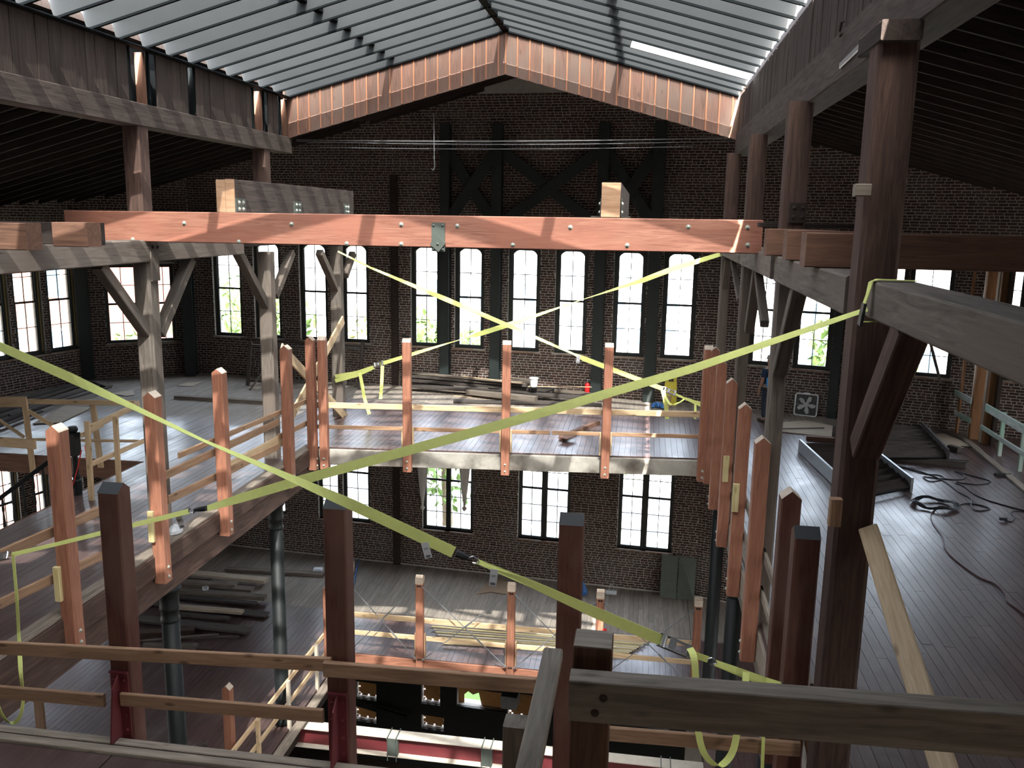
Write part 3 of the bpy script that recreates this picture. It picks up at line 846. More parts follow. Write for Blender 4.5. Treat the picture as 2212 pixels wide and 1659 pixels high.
house(14, 30, 84, 100, 12, 'stucco', 'pale building across the street behind the right windows', 6, 3)
house(24, 30, 40, 52, 17, 'brick_far', 'red brick building outside beyond the right gallery windows', 3, 4)
def tree(x, y, h, r, seed, mat, label, n=900):
    root = empty('tree', (x, y, GZ)); tag(root, label, 'tree')
    b = MB(); b.tube([(x, y, GZ - .4), (x + .2, y, GZ + h * .35), (x - .1, y, GZ + h * .7)], [.32, .24, .1], 8); b.obj('trunk', 'bark', root)
    rr = random.Random(seed); blobs = [(x + rr.uniform(-r, r) * .6, y + rr.uniform(-r, r) * .6, GZ + h - r + rr.uniform(-r, r * .6), r * rr.uniform(.4, .65)) for _ in range(9)]
    b = MB()
    for i in range(n):
        bx, by, bz, br = blobs[i % 9]
        d = Vector((rr.gauss(0, 1), rr.gauss(0, 1), rr.gauss(0, 1))).normalized() * br * rr.uniform(.55, 1.05)
        c = Vector((bx, by, bz)) + d; s = rr.uniform(.12, .30)
        e = Euler((rr.uniform(0, 3), rr.uniform(0, 3), rr.uniform(0, 3))).to_matrix()
        b.add([c + e @ Vector((-s, 0, 0)), c + e @ Vector((0, -s * .45, .04)), c + e @ Vector((s, 0, 0)), c + e @ Vector((0, s * .45, .04))], [(0, 1, 2, 3)])
    stuff(b.obj('foliage', mat, root))
tree(-15.5, 36, 16.0, 4.2, 1, 'leaf', 'tall green tree outside the two left gallery windows', 3600)
tree(-11.5, 38, 15.5, 3.8, 2, 'leaf_gold', 'yellow green tree outside the fourth gallery window', 3200)
tree(-8.6, 37, 14.5, 3.2, 3, 'leaf', 'green tree outside the fifth gallery window', 2600)
tree(-19.8, 34, 13.5, 2.8, 4, 'leaf', 'low green tree outside the corner gallery window', 2400)
tree(8.2, 34, 15.0, 2.2, 5, 'leaf', 'round green tree outside the window beside the box fan', 2400)
tree(-1.5, 48, 8.5, 1.8, 6, 'leaf', 'small green tree beside the far street', 900)
# ================================================================ HEAVY TIMBER FRAME
LX, RXP = -7.97, 1.72
def add_bolts(o, pts, n, r=0.02, mat='bolt'):
    for p in pts: bolt(o, p, n, r, mat)
# left lower posts with knee braces
lp = [(13.1, 'nearest', ((318, 722), (212, 572)), ((343, 722), (410, 560))),
      (17.66, 'middle', ((578, 668), (513, 545)), ((592, 640), (629, 545))),
      (21.95, 'farthest', ((727, 628), (690, 545)), ((745, 596), (762, 548)))]
for y, w_, b1, b2 in lp:
    o = timber('timber_post', (LX, y, 0), (LX, y, 4.50), .29, .29, 'old_grey', up=(0, 1, 0), c=.035)
    tag(o, 'weathered grey post with two knee braces, %s on the left gallery' % w_, 'post')
    for (q0, q1) in (b1, b2):
        p0 = Xp(*q0, LX); p1 = Xp(*q1, LX)
        timber('knee_brace', p0, p1, .17, .17, 'old_grey', o, up=(1, 0, 0), c=.012)
    if y == 13.1:
        timber('post_head', (LX + .165, y, 4.2), (LX + .165, y, 4.86), .24, .04, 'old_grey', o, up=(1, 0, 0))
        add_bolts(o, [(LX + .19, y - .07, 4.74), (LX + .19, y + .07, 4.74)], (1, 0, 0), .02, 'old_dark')
# left upper posts
for q, w_ in (((297, 365), 'nearer'), ((566, 390), 'farther')):
    p = Xp(*q, -8.58)
    o = timber('timber_post', (-8.58, p.y, 4.9), (-8.58, p.y, 6.70), .30, .30, 'old_brown', up=(0, 1, 0), c=.015)
    tag(o, 'dark brown post under the left skylight beam, %s of two' % w_, 'post')
# left girder
o = timber('girder', (LX, 5.0, 4.68), (LX, 16.3, 4.68), .34, .35, 'old_grey', c=.015); tag(o, 'grey brown girder on the left gallery posts below the red cross beam', 'beam')
g2 = timber('girder', (LX, 16.5, 4.74), (LX, 25.8, 4.74), .26, .2, 'old_dark', c=.015); tag(g2, 'dark girder over the far left gallery posts', 'beam')
# right posts
rp = [(7.05, 0, 6.72, .29), (11.35, 0, 4.6, .205), (15.45, 0, 4.6, .205), (19.70, 0, 4.6, .20)]
nm = ['nearest big', 'second', 'third', 'fourth']
rpo = []
for (y, z0, z1, w_), k in zip(rp, nm):
    o = timber('timber_post', (RXP, y, z0), (RXP, y, z1), w_, w_, 'old_brown' if y < 8 else 'old_grey', up=(0, 1, 0), c=.03)
    tag(o, '%s dark square post of the right gallery row, carrying the skylight beam' % k, 'post'); rpo.append(o)
    if y > 8: timber('upper_post', (RXP + .03, y, 4.6), (RXP + .03, y, 6.72), .28, .28, 'old_brown', o, up=(0, 1, 0), c=.02)
for o, q0, q1, w_ in ((rpo[0], (1868, 968), (1972, 702), .20), (rpo[1], (1684, 800), (1732, 600), .17), (rpo[1], (1652, 700), (1637, 580), .12), (rpo[2], (1618, 715), (1640, 562), .15), (rpo[2], (1598, 650), (1583, 560), .10), (rpo[3], (1563, 640), (1572, 560), .12)):
    timber('knee_brace', Xp(*q0, RXP), Xp(*q1, RXP), w_, w_, 'old_grey' if o is not rpo[0] else 'old_brown', o, up=(1, 0, 0), c=.012)
# blocks and plates on the right posts
p = Yp(1859, 411, 6.88); timber('wood_block', p + Vector((-.05, -.02, 0)), p + Vector((.06, -.02, .0)), .1, .09, 'rail_grey', rpo[0])
p = Yp(1802, 1103, 6.88); timber('wood_block', p + Vector((0, -.03, -.11)), p + Vector((0, -.03, .11)), .09, .08, 'rail', rpo[0], up=(0, 1, 0))
p = Yp(1938, 85, 6.88); timber('bolster', (RXP - .02, 6.80, 6.64), (RXP - .02, 7.5, 6.64), .28, .14, 'old_dark', rpo[0])
b = MB(); p = Yp(1724, 456, 11.18); b.box(p.x - .10, p.x + .10, 11.17, 11.20, p.z - .14, p.z + .10)
pl = b.obj('steel_plate', 'old_dark', rpo[1])
add_bolts(pl, [(p.x + a, 11.17, p.z + c) for a in (-.05, .05) for c in (.04, -.07)], (0, -1, 0), .02, 'old_dark')
# right girder
tag(timber('girder', (RXP + .05, .6, 4.76), (RXP + .05, 6.72, 4.76), .32, .27, 'old_grey', c=.015), 'thick grey girder running towards the viewer from the nearest right post', 'beam')
for a, b_, w_ in ((7.22, 11.18, 'first'), (11.52, 15.28, 'second'), (15.62, 19.5, 'third')):
    tag(timber('girder', (RXP, a, 4.74), (RXP, b_, 4.74), .32, .31, 'old_grey', c=.015), 'grey girder between right gallery posts, %s span behind the nearest post' % w_, 'beam')
# red cross beam
cb = timber('cross_beam', (-9.15, 13.0, 5.06), (1.60, 13.0, 5.09), .30, .47, 'cross_red', c=.012)
tag(cb, 'long red brown timber cross beam spanning the atrium with round bolt heads', 'beam')
for q in ((398, 482), (630, 484), (867, 485), (988, 488), (1232, 491), (1487, 490), (1615, 491), (287, 517), (516, 522), (749, 526), (867, 527), (1108, 529), (1355, 530), (1615, 529)):
    bolt(cb, Yp(*q, 12.85), (0, -1, 0), .024)
p = Yp(947, 512, 12.84); b = MB(); b.box(p.x - .10, p.x + .10, 12.825, 12.85, p.z - .21, p.z + .21); pl = b.obj('steel_plate', 'green_steel', cb)
b = MB(); b.box(-.085, .085, 12.795, 12.825, -.085, .085, 0, T(p.x, 0, p.z - .10) @ Matrix.Rotation(math.radians(40), 4, 'Y')); b.obj('diamond_washer', 'green_steel', pl)
add_bolts(pl, [(p.x, 12.795, p.z - .10), (p.x - .07, 12.825, p.z + .17), (p.x + .07, 12.825, p.z + .17), (p.x - .07, 12.825, p.z - .18), (p.x + .07, 12.825, p.z - .18)], (0, -1, 0), .016, 'green_steel')
# stub beams lying on the cross beam
s1 = timber('stub_beam', (-6.42, 12.87, 5.55), (-6.42, 18.4, 5.55), .30, .50, 'sill_beam', c=.006); tag(s1, 'dark double timber stub lying across the left part of the red cross beam', 'beam')
for i, x in enumerate((-6.495, -6.345)):
    b = MB(); b.box(x - .073, x + .073, 12.855, 12.872, 5.305, 5.795 + .01 * i); b.obj('sawn_face', 'fresh_end', s1)
for q in ((520, 447), (643, 452), (749, 455)):
    p = Xp(*q, -6.265); b = MB(); b.box(-6.27, -6.255, p.y - .17, p.y + .17, 5.31, 5.52); pl = b.obj('angle_plate', 'green_steel', s1)
    add_bolts(pl, [(-6.255, p.y + dy, z) for dy in (-.07, .07) for z in (5.36, 5.46)], (1, 0, 0), .022)
s2 = timber('stub_beam', (-.54, 12.87, 5.57), (-.54, 18.4, 5.57), .28, .50, 'sill_beam', c=.006); tag(s2, 'short timber stub with pale sawn end on the right part of the cross beam', 'beam')
b = MB(); b.box(-.675, -.405, 12.855, 12.872, 5.33, 5.815); b.obj('sawn_face', 'fresh_end', s2)
for sx in (-1, 1):
    b = MB(); x = -.54 + sx * .145; b.box(min(x, x + sx * .01), max(x, x + sx * .01), 12.95, 13.25, 5.33, 5.6); b.box(min(x, x + sx * .14), max(x, x + sx * .14), 12.95, 13.25, 5.33, 5.342)
    pl = b.obj('angle_plate', 'green_steel', s2); add_bolts(pl, [(x + sx * .01, 13.02, z) for z in (5.4, 5.52)], (sx, 0, 0), .022)
# cut beam ends resting on the left girder
p = Zp(58, 541, 4.86); h = Yp(58, 482, p.y).z - p.z
tag(timber('beam_end', (p.x - 2.4, p.y + .13, p.z + h / 2), (p.x, p.y + .13, p.z + h / 2), .26, h, 'stub'), 'cut timber beam end at the left edge of the photo on the girder', 'beam')
p = Zp(190, 534, 4.86); h = Yp(190, 481, p.y).z - p.z
tag(timber('beam_end', (p.x - .46, p.y + .14, p.z + h / 2), (p.x, p.y + .14, p.z + h / 2), .28, h, 'stub'), 'short split timber beam end beside the left end of the red cross beam', 'beam')
o = timber('beam_end', (p.x - 3.0, p.y + .42, p.z + h / 2), (p.x - .1, p.y + .42, p.z + h / 2), .18, h * .95, 'old_dark'); tag(o, 'dark timber beam behind the cut ends on the left girder', 'beam')
q = Yp(125, 508, p.y + .30); b = MB(); b.box(q.x - .06, q.x + .06, p.y + .30, p.y + .33, q.z - .1, q.z + .1); pl = b.obj('washer_plate', 'old_brown', o)
bolt(pl, (q.x, p.y + .30, q.z), (0, -1, 0), .022, 'old_dark')
# cut beam ends resting on the right girder
for q0, q1, top, w_, L, m in (((1654, 552), (1694, 552), 494, 'first', .5, 'stub'), ((1697, 562), (1733, 562), 497, 'second', .45, 'stub')):
    p = Zp(*q0, 4.90); e = Zp(*q1, 4.90); h = Yp(q0[0], top, p.y).z - 4.90
    o = timber('beam_end', (p.x, p.y + .13, 4.90 + h / 2), (p.x + L + .3, p.y + .13, 4.90 + h / 2), .26, h, m)
    tag(o, 'cut timber beam end on the right girder, %s right of the cross beam' % w_, 'beam')
p = Zp(1738, 577, 4.90); h = Yp(1738, 502, p.y).z - 4.9
o = timber('floor_beam', (p.x, p.y + .15, 4.90 + h / 2), (9.6, p.y + .15, 4.90 + h / 2), .28, h, 'stub'); tag(o, 'long brown floor beam passing behind the nearest right post', 'beam')
p = Zp(1690, 545, 4.93)
tag(timber('plank', (p.x - .2, p.y + .9, 5.26), (p.x + 1.2, p.y + .9, 5.26), .3, .06, 'old_dark'), 'dark plank lying on the beam ends at the right of the cross beam', 'board')
# iron columns carrying the gallery
def column(x, y, z0, z1, label, r=.155):
    o = empty('iron_column', (x, y, z0)); tag(o, label, 'column')
    b = MB(); b.lathe([(r * 1.25, 0), (r * 1.25, .12), (r, .18), (r * .93, z1 - z0 - .62)], 20); b.obj('shaft', 'iron', o, T(x, y, z0), smooth=True)
    b = MB(); zz = z1 - z0 - .62
    b.lathe([(r * .93, zz), (r * 1.03, zz + .02), (r * 1.03, zz + .05), (r * .93, zz + .07), (r * .93, zz + .20), (r * 1.06, zz + .22), (r * 1.06, zz + .26), (r, zz + .28), (r, zz + .50), (r * 1.3, zz + .56), (r * 1.3, zz + .62)], 20)
    b.obj('capital', 'iron', o, T(x, y, z0), smooth=True)
column(-7.60, 12.60, BZ, -.80, 'black iron column in the lower left, nearest the lumber pile')
column(-7.68, 17.06, BZ, -.80, 'black iron column in front of the lower left window')
column(1.85, 15.2, BZ, -.72, 'black iron column on the lower right, second from the far side')
column(1.90, 19.5, BZ, -.72, 'black iron column on the lower right, farthest')
column(1.9, 10.9, BZ, -.72, 'black iron column at the lower right, nearest the viewer')
# dark steel wall posts and the X bracing of the far wall
for i, (px, w_) in enumerate(((961, .30), (1070, .30), (1292, .31), (1408, .33))):
    s = W1.sz(px, 700, -.2)[0]
    b = MB()
    for a, c, d, e in ((-w_ / 2, w_ / 2, -.30, -.285), (-w_ / 2, w_ / 2, -.05, -.035), (-.01, .01, -.285, -.05)):
        b.box(s + a, s + c, d, e, 0.0, 8.0)
    tag(b.obj('steel_post', 'charcoal', None, W1.mw), '%s tall dark steel post between the arched far windows' % ('leftmost', 'second', 'third', 'rightmost')[i], 'post')
colS = [W1.sz(px, 700, -.2)[0] for px in (961, 1070, 1292, 1408)]
def xbrace(sa, sb, label):
    o = empty('cross_bracing', W1.world((sa + sb) / 2, -.2, 6.0)); tag(o, label, 'bracing')
    for za, zb in ((5.0, 7.3), (7.3, 5.0)):
        timber('brace_bar', W1.world(sa, -.24 + (.04 if za > 6 else 0), za), W1.world(sb, -.24 + (.04 if za > 6 else 0), zb), .03, .34, 'charcoal', o)
xbrace(colS[0], colS[1], 'dark steel X bracing high on the far wall, left pair'); xbrace(colS[1], colS[2], 'dark steel X bracing high on the far wall, wide middle pair'); xbrace(colS[2], colS[3], 'dark steel X bracing high on the far wall, right pair')
for q, lab in (((200, 815), 'left wall corner'), ((432, 806), 'far wall corner')):
    p = Zp(*q, 0); b = MB(); w_ = .34
    for a, c, d, e in ((-w_ / 2, w_ / 2, -.02, 0), (-w_ / 2, w_ / 2, .3, .32), (-.012, .012, 0, .3)):
        b.box(a, c, d, e, 0, 5.3)
    mw = T(p.x + (.25 if q[0] < 300 else 0), p.y - .6, 0) @ Matrix.Rotation(.5 if q[0] < 300 else .25, 4, 'Z')
    tag(b.obj('steel_post', 'charcoal', None, mw), 'dark steel post standing at the %s of the left gallery' % lab, 'post')
s = W1.sz(848, 800)[0]; b = MB(); b.box(s - .0, s + .22, -.10, 0, BZ, 6.5); struct(b.obj('trim_1', 'old_dark', None, W1.mw))
s = W2.sz(1800, 850)[0]; b = MB(); b.box(s - .12, s + .12, -.14, -.0, 0, 4.0); struct(b.obj('trim_2', 'charcoal', None, W2.mw))
# iron panel lying over a window and wires under the gable
wires = empty('overhead_wires', (-3, 20.4, 7.0)); tag(wires, 'thin pale wires sagging across below the gable end', 'wire')
for (a, b_, c, r_) in (((640, 302), (1100, 305), (1590, 297), .012), ((640, 305), (1100, 312), (1590, 304), .008), ((690, 318), (1100, 322), (1500, 316), .006)):
    pts = [Yp(*q, 20.6) for q in (a, b_, c)]
    P = [pts[0] * (1 - t) * (1 - 2 * t) + pts[1] * 4 * t * (1 - t) + pts[2] * t * (2 * t - 1) for t in [i / 12 for i in range(13)]]
    m = MB(); m.tube(P, r_, 6); m.obj('wire', 'steel_grey', wires)
pts = [Yp(937, 245, 20.8), Yp(938, 345, 20.8), Yp(939, 362, 20.8), Yp(935, 368, 20.8), Yp(932, 364, 20.8)]
m = MB(); m.tube(pts, .012, 6); tag(m.obj('hook_rod', 'steel_grey'), 'thin rod with a hooked end hanging in the dark under the gable', 'hook')
# ================================================================ GALLERY EDGES, RED POSTS, RAILS
far_u = Vector((9.15, .915, 0)).normalized(); far_n = Vector((far_u.y, -far_u.x, 0))      # along the far edge, towards the viewer
def far_pt(x, off=0.0, z=0.0):
    return Vector((x, edge_A(x), z)) + far_n * off
def fascia(name, p0, p1, w_, z0, z1, mat, label):
    a = Vector((*p0, (z0 + z1) / 2)); c = Vector((*p1, (z0 + z1) / 2))
    return tag(timber(name, a, c, w_, z1 - z0, mat, c=.008), label, 'beam')
p, q = far_pt(-7.4, .05), far_pt(1.66, .05)
fascia('edge_beam', (p.x, p.y), (q.x, q.y), .10, -.40, -.035, 'conc', 'patchy white painted beam along the far gallery edge')
fascia('edge_beam', (-7.43, 7.5), (-7.43, 18.6), .08, -.36, -.01, 'old_brown', 'dark brown bolted beam along the left gallery edge')
fascia('girder', (-7.62, 7.5), (-7.62, 18.75), .34, -.80, -.38, 'old_brown', 'reddish dark girder under the left gallery edge')
fascia('girder', (1.86, 6.5), (1.86, 19.6), .28, -.72, -.40, 'old_grey', 'grey girder under the right gallery edge')
fascia('edge_beam', (1.70, 7.5), (1.70, 19.5), .06, -.38, -.01, 'rail_grey', 'pale grey beam along the right gallery edge')
fascia('edge_beam', (-7.4, 7.42), (1.66, 7.42), .10, -.36, -.035, 'old_grey', 'dusty beam along the near deck edge')
for y0, y1, nm_ in ((7.13, 7.24, 'near'), (7.26, 7.37, 'outer')):
    tag(timber('edge_board', (-7.4, (y0 + y1) / 2, .012), (1.66, (y0 + y1) / 2, .012), .105, .05, 'rail_grey'), 'dusty lumber strip on the near deck edge, %s one' % nm_, 'board')
tag(timber('edge_board', (-7.52, 7.6, .02), (-7.52, 18.7, .02), .22, .05, 'old_board'), 'worn wide plank lying along the left gallery edge', 'board')
tag(timber('edge_board', (1.80, 7.6, .02), (1.80, 19.5, .02), .12, .045, 'rail_grey'), 'pale plank lying along the right gallery edge', 'board')
def red_post(x, y, z0, z1, ridge, label, mat='red_post', w_=.19, bn=(1, 0, 0), tipm='post_tip', yaw=0.0):
    up = Matrix.Rotation(yaw, 3, 'Z') @ Vector((0, 1, 0))
    o = timber('cut_post', (x, y, z0), (x, y, z1), w_, w_, mat, up=up, c=.014, tip=ridge, tip_mat=tipm, tip_h=.085)
    tag(o, label, 'post')
    nb = Vector(bn)
    for z in (z0 + .09, z0 + .25):
        bolt(o, Vector((x, y, z)) + nb * (w_ / 2), nb, .02)
    return o
ordl = ['first', 'second', 'third', 'fourth', 'fifth', 'sixth', 'seventh', 'eighth']
for i, y in enumerate((9.82, 12.02, 14.15, 17.05)):
    red_post(-7.33, y, -.45, 2.62, 'z', 'sunlit red cut post on the left gallery edge, %s counting from the viewer' % ordl[i], w_=.20)
red_post(-7.34, 18.42, -.45, 2.62, 'z', 'red cut post of the far left corner pair, left one', w_=.19)
pp = far_pt(-7.13, .20)
red_post(pp.x, pp.y, -.45, 2.62, 'y', 'red cut post of the far left corner pair, right one', w_=.19, bn=far_n, yaw=.1)
for i, x in enumerate((-5.22, -2.99, -.74)):
    pp = far_pt(x, .20); red_post(pp.x, pp.y, -.46, 2.62, 'y', 'red cut post standing on the far gallery edge, %s of three' % ordl[i], bn=far_n, yaw=.1)
pp = far_pt(1.42, .20); red_post(pp.x, pp.y, -.46, 2.62, 'y', 'flat fronted red post at the far right corner of the gallery', bn=far_n, yaw=.1)
for i, y in enumerate((19.2, 17.43, 15.35, 13.23, 11.16)):
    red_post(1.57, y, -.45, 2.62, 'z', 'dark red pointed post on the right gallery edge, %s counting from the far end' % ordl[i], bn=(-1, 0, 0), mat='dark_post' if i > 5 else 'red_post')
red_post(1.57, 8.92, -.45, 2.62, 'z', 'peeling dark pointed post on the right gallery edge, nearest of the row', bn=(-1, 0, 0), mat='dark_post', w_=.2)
fx = [-5.08, -2.78, -.56]
fl = ['dark red post at the near deck edge in the lower left', 'dark red post at the near deck edge left of centre', 'dark red post at the near deck edge right of centre']
for x, lab in zip(fx, fl):
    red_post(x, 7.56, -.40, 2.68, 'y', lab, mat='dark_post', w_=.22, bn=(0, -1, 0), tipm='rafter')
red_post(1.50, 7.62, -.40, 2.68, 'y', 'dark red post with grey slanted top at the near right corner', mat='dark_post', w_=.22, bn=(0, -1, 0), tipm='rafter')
# red steel brackets with a fin on the near posts
for x, lab in ((fx[0], 'left'), (fx[1], 'middle')):
    o = empty('steel_bracket', (x, 7.4, 0)); tag(o, 'red bolted steel bracket with vertical fin on the %s near post' % lab, 'bracket')
    b = MB(); b.box(x - .095, x + .095, 7.425, 7.445, .0, .72); b.obj('plate', 'red_steel', o)
    b = MB(); b.add([(x - .008, 7.425, .72), (x - .008, 7.30, .60), (x - .008, 7.22, 0.05), (x - .008, 7.425, 0.0), (x + .008, 7.425, .72), (x + .008, 7.30, .60), (x + .008, 7.22, 0.05), (x + .008, 7.425, 0.0)],
                    [(0, 1, 2, 3), (7, 6, 5, 4), (0, 4, 5, 1), (1, 5, 6, 2), (2, 6, 7, 3), (3, 7, 4, 0)]); b.obj('fin', 'red_steel', o)
    b = MB(); b.box(x - .095, x + .095, 7.40, 7.445, .72, .735); b.obj('cap', 'red_steel', o)
    add_bolts(o, [(x + sx * .055, 7.425, z) for sx in (-1, 1) for z in (.64, .45, .26, .09)], (0, -1, 0), .013, 'red_steel')
def rail(p0, p1, w_, h, mat, label, up=(0, 0, 1)):
    return tag(timber('guard_rail', p0, p1, w_, h, mat, up=up), label, 'rail')
# near rails
yr = 7.40
rail(Yp(-40, 1397, yr), Yp(716, 1435, yr), .045, .14, 'rail', 'upper brown guard board across the near deck, left length')
rail(Yp(700, 1444, yr - .05), Yp(1200, 1484, yr - .05), .06, .15, 'rail', 'upper split guard board across the near deck, middle length')
rail(Yp(-40, 1491, yr), Yp(226, 1513, yr), .045, .14, 'rail', 'lower brown guard board at the left edge of the near deck')
rail(Yp(262, 1510, yr), Yp(699, 1546, yr), .045, .14, 'rail', 'lower brown guard board between the two near brackets')
rail(Yp(1290, 1582, yr), Yp(1728, 1618, yr), .045, .14, 'rail', 'lower brown guard board at the right of the near deck')
for (q0, q1, w_, lab) in (((284, 1442), (290, 1592), .14, 'beside the left bracket'), ((757, 1482), (763, 1622), .10, 'beside the middle bracket'), ((1742, 1585), (1752, 1655), .1, 'beside the near right corner')):
    tag(timber('wood_cleat', Yp(*q1, 7.62), Yp(*q0, 7.62), .05, w_, 'rail', up=(0, 1, 0)), 'upright lumber cleat %s' % lab, 'board')
# left gallery rails
for q0, q1, h, lab in (((-30, 1212), (262, 1083), .14, 'upper, nearest length'), ((338, 1036), (600, 912), .14, 'upper, middle length'), ((386, 984), (700, 850), .10, 'upper, farthest length'), ((-30, 1318), (262, 1180), .13, 'lower, nearest length'), ((362, 1080), (600, 965), .14, 'lower, middle length'), ((600, 945), (705, 893), .12, 'lower, farthest length')):
    rail(Xp(*q0, -7.50), Xp(*q1, -7.50), .04, h, 'rail', 'brown guard board along the left gallery, %s' % lab)
tag(timber('guard_board', Xp(470, 1030, -7.52) + Vector((0, 0, .05)), Xp(610, 950, -7.52), .04, .26, 'pine'), 'wide pine kick board at the left gallery edge by the middle posts', 'board')
for q0, q1, y, lab in (((110, 1303), (110, 1226), 9.68, 'nearest'), ((311, 1176), (311, 1108), 11.88, 'second')):
    p0 = Xp(*q0, -7.46); p1 = Xp(*q1, -7.46)
    tag(timber('wood_cleat', (-7.40, y + .01, p0.z), (-7.40, y + .01, p1.z), .09, .06, 'yellow_block', up=(0, 1, 0)), 'yellow pine block on the left gallery rail, %s' % lab, 'block')
# far rails
for z, h, w_, lab in ((1.03, .135, .04, 'upper'), (.52, .09, .04, 'lower')):
    for xa, xb, k in ((-7.4, -5.25, 'left'), (-5.2, -2.0, 'middle'), (-1.95, 1.6, 'right')):
        rail(far_pt(xa, .07, z + .015 * xa * .2), far_pt(xb, .07, z + .015 * xb * .2), w_, h, 'rail' if lab == 'lower' else 'pine', '%s guard board on the far gallery edge, %s length' % (lab, k))
for i, x in enumerate((-5.22, -2.99, -.74)):
    for sx in (-.12, .12):
        pp = far_pt(x + sx, .16)
        tag(timber('wood_cleat', (pp.x, pp.y, .05), (pp.x, pp.y, .58), .035, .09, 'pine', up=(0, 1, 0)), 'small pine cleat on the %s side of the %s far edge post' % ('left' if sx < 0 else 'right', ordl[i]), 'block')
# right rails
for z, h, k in ((1.02, .14, 'upper'), (.50, .13, 'lower')):
    for ya, yb, e in ((7.8, 11.3, 'near'), (11.1, 15.5, 'middle'), (15.3, 19.4, 'far')):
        rail((1.70, ya, z), (1.70, yb, z), .04, h, 'rail_grey', '%s guard board along the right gallery edge, %s length' % (k, e))
for q0, q1, Y, lab in (((1566, 1040), (1566, 985), 15.2, 'farther'), ((1587, 1105), (1587, 1045), 13.1, 'nearer')):
    p0 = Yp(*q0, Y); p1 = Yp(*q1, Y)
    tag(timber('wood_cleat', (p0.x, Y, p0.z), (p0.x, Y, p1.z), .10, .05, 'yellow_block', up=(0, 1, 0)), 'pale yellow block fixed to the right gallery posts, %s one' % lab, 'block')
# near platform: heavy rail, posts, hand board
nr = timber('platform_rail', Yp(1231, 1500, 4.1), Yp(2330, 1586, 4.1), .13, .225, 'rail_grey', c=.006); tag(nr, 'heavy timber rail close to the viewer at the lower right', 'rail')
for q in ((1303, 1508), (1285, 1540)):
    bolt(nr, Yp(*q, 4.03), (0, -1, 0), .014, 'old_brown')
o = timber('platform_post', (-.19, 4.42, 0), (-.19, 4.42, 3.055), .21, .21, 'stub', up=(0, 1, 0)); tag(o, 'square red brown post behind the heavy rail near the viewer', 'post')
b = MB(); b.box(-.29, -.09, 4.32, 4.52, 3.056, 3.062); b.obj('grey_top', 'rail_grey', o)
tag(timber('platform_post', (-.50, 3.66, 0), (-.50, 3.66, 3.0), .115, .115, 'rail_grey', up=(0, 1, 0)), 'short grey square post nearest the viewer at bottom centre', 'post')
tag(timber('hand_board', Zp(1195, 1412, 3.2), Zp(1195, 1412, 3.2) + Vector((-.0, -2.2, -.03)), .095, .06, 'rail_grey'), 'grey hand board pointing towards the viewer at bottom centre', 'board')
tag(timber('brace_board', Yp(1876, 1142, 6.82), Yp(2052, 1700, 4.55), .145, .05, 'pine', up=(-.55, 0, 1)), 'pale pine brace board slanting down from the nearest right post', 'board')
# ================================================================ STRAPS
UP = Vector((0, 0, 1))
def strap(name, nodes, label, parts=True):
    """nodes: (px, py, Y, width, tilt); the webbing runs through the real points"""
    pts = [Yp(a, b_, Y) for a, b_, Y, w_, t in nodes]
    P = []; W = []; ND = []
    for i in range(len(pts) - 1):
        n = 6
        for k in range(n + (i == len(pts) - 2)):
            t = k / n; P.append(pts[i].lerp(pts[i + 1], t)); W.append(nodes[i][3] * (1 - t) + nodes[i + 1][3] * t)
            a = nodes[i][4] * (1 - t) + nodes[i + 1][4] * t
            ND.append(UP * math.cos(a) + Vector((0, 1, 0)) * math.sin(a))
    o = empty(name, pts[0]); tag(o, label, 'strap')
    m = MB(); m.ribbon(P, ND, W, .004); m.obj('webbing', 'strap', o)
    return o
def loop(o, nodes, w_, name='webbing_tail'):
    """loose webbing through 3-D points with a smooth curve"""
    pts = [Vector(p) for p in nodes]; P = []
    for i in range(len(pts) - 1):
        p0 = pts[max(i - 1, 0)]; p1 = pts[i]; p2 = pts[i + 1]; p3 = pts[min(i + 2, len(pts) - 1)]
        for k in range(6):
            t = k / 6
            P.append(.5 * ((2 * p1) + (p2 - p0) * t + (2 * p0 - 5 * p1 + 4 * p2 - p3) * t * t + (3 * p1 - p0 - 3 * p2 + p3) * t ** 3))
    P.append(pts[-1])
    m = MB(); m.ribbon(P, [Vector((.75, -.2, .15))] * len(P), w_, .004); m.obj(name, 'strap', o)
def ratchet(o, p, d, s=1.0):
    """ratchet buckle lying along d at p"""
    mw = axes(d, (0, -.8, .6), p) @ Matrix.Scale(s, 4)
    b = MB()
    for y in (-.055, .055): b.box(-.16, .16, y - .004, y + .004, -.02, .035)
    b.tube([(-.11, -.06, .02), (-.11, .06, .02)], .028, 10); b.tube([(.13, -.07, .03), (.13, .07, .03)], .014, 8); b.tube([(.0, -.06, .02), (.0, .06, .02)], .012, 8)
    r = b.obj('ratchet', 'chrome', o, mw)
    b = MB(); b.box(-.06, .0, -.05, .05, .03, .045); b.box(.0, .12, -.05, -.035, .03, .05); b.box(.0, .12, .035, .05, .03, .05); b.box(.115, .15, -.05, .05, .03, .05); b.obj('handle', 'steel_grey', r, mw)
def sleeve(o, a, b_, w_=.05):
    m = MB(); m.tube([a, (Vector(a) + Vector(b_)) / 2, b_], [w_ * .55, w_ * .5, w_ * .3], 8); m.obj('black_sleeve', 'tape_black', o)
def hook(o, a, b_):
    a = Vector(a); b_ = Vector(b_); d = (b_ - a); s = d.cross(Vector((0, 1, 0))).normalized() * .03
    m = MB(); m.tube([a, a + d * .35 + s, a + d * .8 + s * .6, b_, a + d * .8 - s * .8, a + d * .5 - s], .008, 6); m.obj('wire_hook', 'chrome', o)
